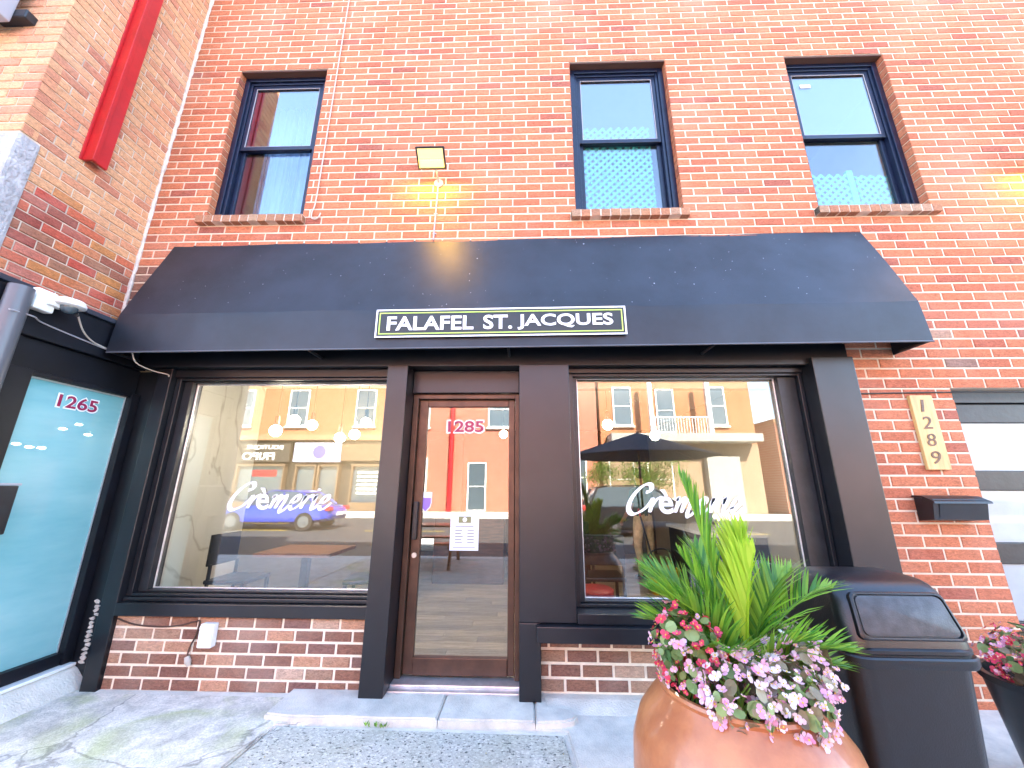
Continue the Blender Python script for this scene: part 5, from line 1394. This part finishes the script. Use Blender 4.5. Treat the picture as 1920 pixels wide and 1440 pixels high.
# ================================================================== across the street (seen mirrored in the glass)
def farbrick(name, c1, c2, mort):
    m, nt, b = nodes_of(name)
    ge = nd(nt, 'ShaderNodeNewGeometry'); mp = nd(nt, 'ShaderNodeMapping'); mp.inputs['Rotation'].default_value = (R(90), 0, 0)
    lk(nt, ge.outputs['Position'], mp.inputs['Vector'])
    bt = nd(nt, 'ShaderNodeTexBrick'); bt.inputs['Scale'].default_value = 1.0; bt.inputs['Brick Width'].default_value = 0.24; bt.inputs['Row Height'].default_value = 0.08; bt.inputs['Mortar Size'].default_value = 0.006
    bt.inputs['Color1'].default_value = rgb(c1); bt.inputs['Color2'].default_value = rgb(c2); bt.inputs['Mortar'].default_value = rgb(mort)
    lk(nt, mp.outputs['Vector'], bt.inputs['Vector']); lk(nt, bt.outputs['Color'], b.inputs['Base Color']); b.inputs['Roughness'].default_value = 0.9
    MATS[name] = m
farbrick('far_brick_orange', (0.33, 0.105, 0.038), (0.38, 0.13, 0.048), (0.42, 0.28, 0.18))
farbrick('far_brick_red', (0.36, 0.09, 0.05), (0.42, 0.12, 0.07), (0.45, 0.33, 0.26))
pmat('shop_dark', (0.05, 0.042, 0.03), 0.5); pmat('sign_pale', (0.42, 0.46, 0.62), 0.5); pmat('sign_blue', (0.10, 0.10, 0.45), 0.5); pmat('cornice', (0.36, 0.19, 0.10), 0.7); pmat('tan_panel', (0.15, 0.10, 0.055), 0.7); pmat('front_panel', (0.28, 0.19, 0.12), 0.7)
YB = -22.0
def far_window(b, x, z, w, h, door=False):
    f = MB()
    for (a, c, d, e_) in ((x - w / 2, x - w / 2 + .08, z, z + h), (x + w / 2 - .08, x + w / 2, z, z + h), (x - w / 2 + .08, x + w / 2 - .08, z + h - .08, z + h), (x - w / 2 + .08, x + w / 2 - .08, z, z + .08), (x - w / 2 + .08, x + w / 2 - .08, z + h * .5 - .03, z + h * .5 + .03)):
        f.box(a, c, YB - 0.02, YB + 0.06, d, e_)
    o = f.build('window', 'white', b)
    MB().box(x - w / 2 + .08, x + w / 2 - .08, YB - 0.01, YB + 0.02, z + .08, z + h * .5 - .03).build('pane', 'pane_far', o); MB().box(x - w / 2 + .08, x + w / 2 - .08, YB - 0.01, YB + 0.02, z + h * .5 + .03, z + h - .08).build('pane', 'pane_far', o)
    if not door: MB().box(x - w / 2 - .1, x + w / 2 + .1, YB, YB + 0.14, z - .12, z - .001).build('sill', 'concrete_pale', o)
def mirror_text(s, x0, x1, z0, h, y, name, mat, parent):
    """lettering facing +y (towards the shop)"""
    o = text_fit(s, -x1, -x0, z0, h, -y, name, mat, parent, offset=0.02, extrude=0.01)
    off = WL[parent]
    for v in o.data.vertices:
        w_ = v.co + off; v.co = Vector((-w_.x, -w_.y, w_.z)) - off
    return o
# A: orange brick with shops
A = thing('brick_shop_house', 'sunlit orange brick house with shops mirrored in the left shop window', 'building', (-15, YB, 0))
MB().box(-26, -8.6, YB - 10, YB - 0.03, 4.55, 9.6).build('wall', 'far_brick_orange', A)
MB().box(-26, -8.6, YB - 10, YB - 0.5, -0.1, 4.54).build('ground_storey', 'shop_dark', A)
MB().box(-26.1, -8.5, YB - 0.03, YB + 0.35, 4.40, 4.75, 0.03).build('cornice', 'cornice', A)
MB().box(-26.1, -8.5, YB - 10, YB + 0.2, 9.6, 9.9, 0.03).build('roof', 'cornice', A)
for x in (-22.5, -19.0, -15.2, -10.6): far_window(A, x, 5.35, 1.35, 2.5)
MB().box(-15.0, -11.9, YB - 0.1, YB + 0.18, 3.0, 4.25, 0.03).build('sign_panel', 'sign_pale', A)
MB().tube([(-13.3, YB + 0.181, 3.65), (-13.3, YB + 0.20, 3.65)], 0.42, 28).build('sign_disc', 'sign_blue', A)
MB().box(-19.3, -15.3, YB - 0.1, YB + 0.12, 3.0, 4.25, 0.03).build('sign_panel', 'shop_dark', A)
mirror_text('BOUTIQUE', -18.2, -15.8, 3.78, 0.3, YB + 0.125, 'lettering', 'sign_white', A)
mirror_text('FRIPO', -18.4, -16.3, 3.14, 0.46, YB + 0.125, 'lettering', 'sign_white', A)
for (x0, x1) in ((-18.8, -15.6), (-14.9, -13.5), (-13.4, -12.0), (-11.2, -9.0)):
    f = MB(); f.box(x0, x0 + .1, YB - 0.45, YB - 0.02, 0, 2.9); f.box(x1 - .1, x1, YB - 0.45, YB - 0.02, 0, 2.9); f.box(x0 + .1, x1 - .1, YB - 0.45, YB - 0.02, 2.75, 2.9); f.box(x0 + .1, x1 - .1, YB - 0.45, YB - 0.02, 0, .5)
    o = f.build('shop_window', 'tan_panel', A); MB().box(x0 + .1, x1 - .1, YB - 0.3, YB - 0.27, .5, 2.75).build('pane', 'pane_far', o)
MB().box(-17.8, -16.2, YB - 0.26, YB - 0.24, 2.1, 2.5).build('banner', 'red_plastic', A)
ps = MB()
for k in range(6): ps.box(-10.8, -9.5, YB - 0.262, YB - 0.24, 1.0 + k * 0.26, 1.14 + k * 0.26)
ps.build('poster_print', 'white', A)
MB().box(-11.9, -8.6, YB - 0.1, YB + 0.1, 3.1, 4.38).build('fascia_board', 'tan_panel', A)
# B: middle, red brick with a red pipe and a white bay
Bb = thing('brick_house', 'red brick house with a red drainpipe mirrored in the glass door', 'building', (-3, YB, 0))
MB().box(-8.4, 4.8, YB - 10, YB - 0.03, -0.1, 9.0).build('wall', 'far_brick_red', Bb)
MB().box(-8.45, 4.85, YB - 10, YB + 0.15, 9.0, 9.25).build('roof', 'cornice', Bb)
for (x, z) in ((-7.0, 5.3), (-1.6, 5.3), (2.6, 5.3)): far_window(Bb, x, z, 1.5, 2.4)
far_window(Bb, 0.3, 0.9, 2.2, 2.6)
far_window(Bb, 3.2, 0.9, 1.6, 2.4)
far_window(Bb, -3.0, 0.02, 1.2, 3.0, True)
MB().box(-8.0, -6.2, YB - 0.02, YB + 0.4, 0, 3.3).build('porch', 'white', Bb)
MB().tube([(-4.7, YB + 0.1, 0), (-4.7, YB + 0.1, 9.0)], 0.16, 12).build('drainpipe', 'red_steel', Bb, smooth=True)
# C: right, orange brick with balcony
Cc = thing('brick_balcony_house', 'orange brick house with a white balcony mirrored in the right shop window', 'building', (10, YB, 0))
MB().box(5.0, 14.9, YB - 10, YB - 0.03, -0.1, 9.6).build('wall', 'far_brick_orange', Cc)
MB().box(4.95, 14.95, YB - 10, YB + 0.25, 9.6, 9.9).build('roof', 'cornice', Cc)
far_window(Cc, 6.5, 5.4, 1.25, 2.6); far_window(Cc, 9.3, 4.95, 1.2, 2.9, True); far_window(Cc, 12.6, 5.4, 1.25, 2.6)
MB().box(5.4, 14.6, YB, YB + 1.3, 4.25, 4.75, 0.04).build('balcony', 'bay_white', Cc)
for x in (8.0, 11.6): MB().box(x - .12, x + .12, YB + 1.0, YB + 1.24, 4.76, 8.6).build('post', 'white', Cc)
rl = MB(); rl.box(8.0, 11.6, YB + 1.10, YB + 1.16, 5.72, 5.80); 
for k in range(20): rl.box(8.2 + k * 0.175, 8.23 + k * 0.175, YB + 1.11, YB + 1.15, 4.76, 5.72)
rl.build('railing', 'white', Cc)
MB().box(5.0, 14.9, YB - 0.028, YB + 0.05, 0, 4.2).build('ground_front', 'front_panel', Cc)
MB().box(11.4, 13.4, YB + 0.052, YB + 0.5, 0, 3.4).build('white_bay', 'bay_white', Cc)
for x in (6.2, 8.6): far_window(Cc, x, 0.8, 1.6, 2.4)
# D: low red house further right
Dd = thing('red_house', 'red house beyond the balcony house at the far right across the street', 'building', (19, YB, 0))
MB().box(16.2, 26, YB - 10, YB - 0.03, -0.1, 5.6).build('wall', 'far_brick_red', Dd); MB().box(16.1, 26.1, YB - 10.1, YB + 0.1, 5.6, 5.85).build('roof', 'cornice', Dd)
for x in (18, 21): far_window(Dd, x, 1.2, 1.2, 2.2)

# cars
def car(name, label, loc, rz, paint, suv, group):
    t = thing(name, label, 'car', loc)
    t.rotation_euler = (0, 0, rz)
    H = 1.68 if suv else 1.44; L = 2.3
    st_ = [(-2.28, .42, .70, .66), (-2.2, .36, .82, .84), (-1.9, .30, .98 if suv else .92, .90), (-1.2, .24, 1.02 if suv else .95, .92), (0, .22, 1.0 if suv else .93, .93), (1.0, .22, .98 if suv else .90, .92), (1.6, .26, .88 if suv else .80, .88), (2.1, .34, .78 if suv else .70, .80), (2.28, .44, .62, .64)]
    rings = []
    for (x, zb, zt, hw) in st_:
        zm = (zb + zt) / 2
        rings.append([(x, -hw * .86, zb), (x, hw * .86, zb), (x, hw, zb + .10), (x, hw, zm), (x, hw * .95, zt - .04), (x, hw * .86, zt), (x, -hw * .86, zt), (x, -hw * .95, zt - .04), (x, -hw, zm), (x, -hw, zb + .10)])
    def b_(mb, nm, mat, smooth=True, parent=None):
        me = mb.mesh(nm, smooth=smooth); o = bpy.data.objects.new(nm, me); me.materials.append(MATS[mat]); COL.objects.link(o); o.parent = parent or t; WL[o] = WL[t]; return o
    b_(loft(rings), 'body', paint)
    zb = 1.0 if suv else .92
    cab = [(-2.05 if suv else -1.75, zb, .80), (-1.75 if suv else -1.1, H - .10, .66), (-1.4 if suv else -.8, H - .04, .64), (0.1, H - .02, .64), (0.35, H - .09, .64), (1.15, zb - .03, .80)]
    rg = []
    for (x, z, hw) in cab: rg.append((x, z, hw))
    g_ = MB(); poly = [(c[0], c[1]) for c in cab]; n = len(poly)
    vs = [(c[0], -c[2], c[1]) for c in cab] + [(c[0], c[2], c[1]) for c in cab]
    g_.add(vs, [tuple(range(n)), tuple(range(2 * n - 1, n - 1, -1))] + [(i, i + 1, n + i + 1, n + i)[::-1] for i in range(n - 1)])
    b_(g_, 'glasshouse', 'pane_far', False)
    rf = MB(); rr0 = cab[1:5]
    rf.add([(c[0], s * c[2] * 1.01, c[1] + dz) for dz in (.012, .05) for s in (-1, 1) for c in rr0], [(0, 1, 5, 4), (1, 2, 6, 5), (2, 3, 7, 6), (8, 12, 13, 9), (9, 13, 14, 10), (10, 14, 15, 11), (0, 8, 9, 1), (1, 9, 10, 2), (2, 10, 11, 3), (4, 5, 13, 12), (5, 6, 14, 13), (6, 7, 15, 14), (0, 4, 12, 8), (3, 11, 15, 7)])
    b_(rf, 'roof', paint, False)
    for s in (-1, 1):
        pi_ = MB(); pi_.tube([(0.30, s * .66, H - .1), (1.12, s * .82, zb)], .03, 6); pi_.tube([(-.35, s * .66, H - .04), (-.35, s * .82, zb)], .03, 6); pi_.tube([cab[1][0:1] + (s * .67, H - .1), (cab[0][0], s * .81, zb)], .04, 6)
        b_(pi_, 'pillar', paint)
        b_(MB().box(-2.30, -2.10, s * .72 - .14, s * .72 + .14, .72 if not suv else .86, .86 if not suv else 1.02, .02), 'tail_light', 'red_plastic', False)
        b_(MB().box(2.06, 2.22, s * .62 - .16, s * .62 + .16, .60, .72, .02), 'headlight', 'white', False)
        b_(MB().box(.75, .92, s * .95 - .09, s * .95 + .09, zb + .02, zb + .16, .02), 'mirror', paint, False)
        for x in (-1.38, 1.38):
            w = b_(MB().tube([(x, s * .78, .33), (x, s * .96, .33)], .33, 24), 'tyre', 'rubber', False)
            b_(MB().tube([(x, s * .955, .33), (x, s * .972, .33)], .21, 16), 'rim', 'steel', False, w)
    b_(MB().box(-2.315, -2.29, -.26, .26, .52, .66, .005), 'number_plate', 'white', False)
    return t
pmat('car_blue', (0.02, 0.05, 0.42), 0.2, coat=1.0); pmat('car_black', (0.012, 0.014, 0.018), 0.2, coat=1.0)
car('parked_car', 'black car parked across the lane mirrored in the right shop window', (4.3, -11.4, -0.157), R(0), 'car_black', True, None)
car('blue_car', 'blue car on the road mirrored in the left shop window', (-9.6, -12.6, -0.157), R(180), 'car_blue', False, None)
# patio umbrella on the pavement
um = thing('patio_umbrella', 'dark patio umbrella mirrored in the right shop window', 'umbrella', (2.25, -4.35, -0.022))
MB().tube([(2.25, -4.35, 0.0), (2.25, -4.35, 2.52)], 0.022, 10).build('pole', 'dark_wood', um, smooth=True)
pmat('navy_fabric', (0.035, 0.045, 0.065), 0.8)
cvs = [(2.25, -4.35, 2.50)]; n = 8
for k in range(n):
    a = 2 * math.pi * k / n + 0.39; cvs.append((2.25 + 1.45 * math.cos(a), -4.35 + 1.45 * math.sin(a), 2.04))
cvs += [(x, y, z - 0.02) for x, y, z in cvs]
MB().add(cvs, [(0, 1 + k, 1 + (k + 1) % n) for k in range(n)] + [(9, 10 + (k + 1) % n, 10 + k) for k in range(n)] + [(1 + k, 10 + k, 10 + (k + 1) % n, 1 + (k + 1) % n) for k in range(n)]).build('canopy', 'navy_fabric', um)
for k in range(n):
    a = 2 * math.pi * k / n + 0.39; MB().tube([(2.25, -4.35, 2.47), (2.25 + 1.43 * math.cos(a), -4.35 + 1.43 * math.sin(a), 2.01)], 0.009, 6).build('rib', 'dark_wood', um)
MB().lathe([(0.26, 0.0), (0.26, 0.06), (0.05, 0.09), (0.03, 0.25)], (2.25, -4.35, -0.004), 24).build('base', 'black_metal', um)
# picnic table on the pavement, behind the camera at left
pt = thing('picnic_table', 'wooden picnic table on the pavement mirrored in the left shop window', 'picnic table', (-1.9, -4.55, -0.004))
for k in range(4): MB().box(-2.75, -1.05, -4.85 + k * 0.15, -4.71 + k * 0.15, 0.70, 0.735, 0.004).build('plank', 'table_wood', pt)
for yy in (-5.15, -4.12): MB().box(-2.75, -1.05, yy, yy + 0.2, 0.42, 0.455, 0.004).build('bench', 'table_wood', pt)
for x in (-2.45, -1.35):
    MB().tube([(x, -4.75, 0.70), (x, -5.1, 0.0)], 0.035, 6).build('leg', 'dark_wood', pt); MB().tube([(x, -4.35, 0.70), (x, -4.0, 0.0)], 0.035, 6).build('leg', 'dark_wood', pt); MB().box(x - .03, x + .03, -5.12, -3.95, 0.36, 0.419).build('crossbar', 'dark_wood', pt)
# tree and shrub across the road
def tree(name, label, c, h, rad, n, trunk_r):
    t = thing(name, label, 'tree', (c[0], c[1], c[2]))
    tk = MB(); top = Vector((c[0], c[1], c[2] + h)); b = Vector(c)
    tk.tube([b, b.lerp(top, .5) + Vector((.06, .03, 0)), top], [trunk_r, trunk_r * .7, trunk_r * .3], 8)
    cl = []
    for k in range(16):
        a = random.uniform(0, 6.28); q = top + Vector((math.cos(a) * rad[0] * random.uniform(.2, .75), math.sin(a) * rad[1] * random.uniform(.2, .75), rad[2] * random.uniform(-.6, .75))); cl.append(q)
        tk.tube([b.lerp(top, random.uniform(.4, .95)), q], [trunk_r * .3, trunk_r * .08], 5)
    tk.build('trunk', 'dark_wood', t, smooth=True)
    cr = MB()
    for k in range(n):
        q = random.choice(cl); r_ = random.gauss(0, .33) * rad[0] * .8
        p = q + Vector((random.gauss(0, .26) * rad[0], random.gauss(0, .26) * rad[1], random.gauss(0, .26) * rad[2]))
        d = Vector((random.gauss(0, 1), random.gauss(0, 1), random.gauss(0, 1))).normalized(); e_ = d.orthogonal().normalized(); s = random.uniform(.06, .12)
        cr.add([p, p + d * s * .5 + e_ * s * .3, p + d * s, p + d * s * .5 - e_ * s * .3], [(0, 1, 2, 3)])
    tag(cr.build('crown', 'tree_leaf', t), kind='stuff')
tree('small_tree', 'bushy light green tree mirrored in the right shop window', (7.2, -19.6, -0.02), 2.3, (2.0, 1.4, 1.2), 6000, 0.10)
tree('small_tree', 'small dark tree beside the bushy one across the street', (4.4, -19.8, -0.02), 2.3, (0.9, 0.9, 1.0), 2200, 0.08)
# person in orange across the street
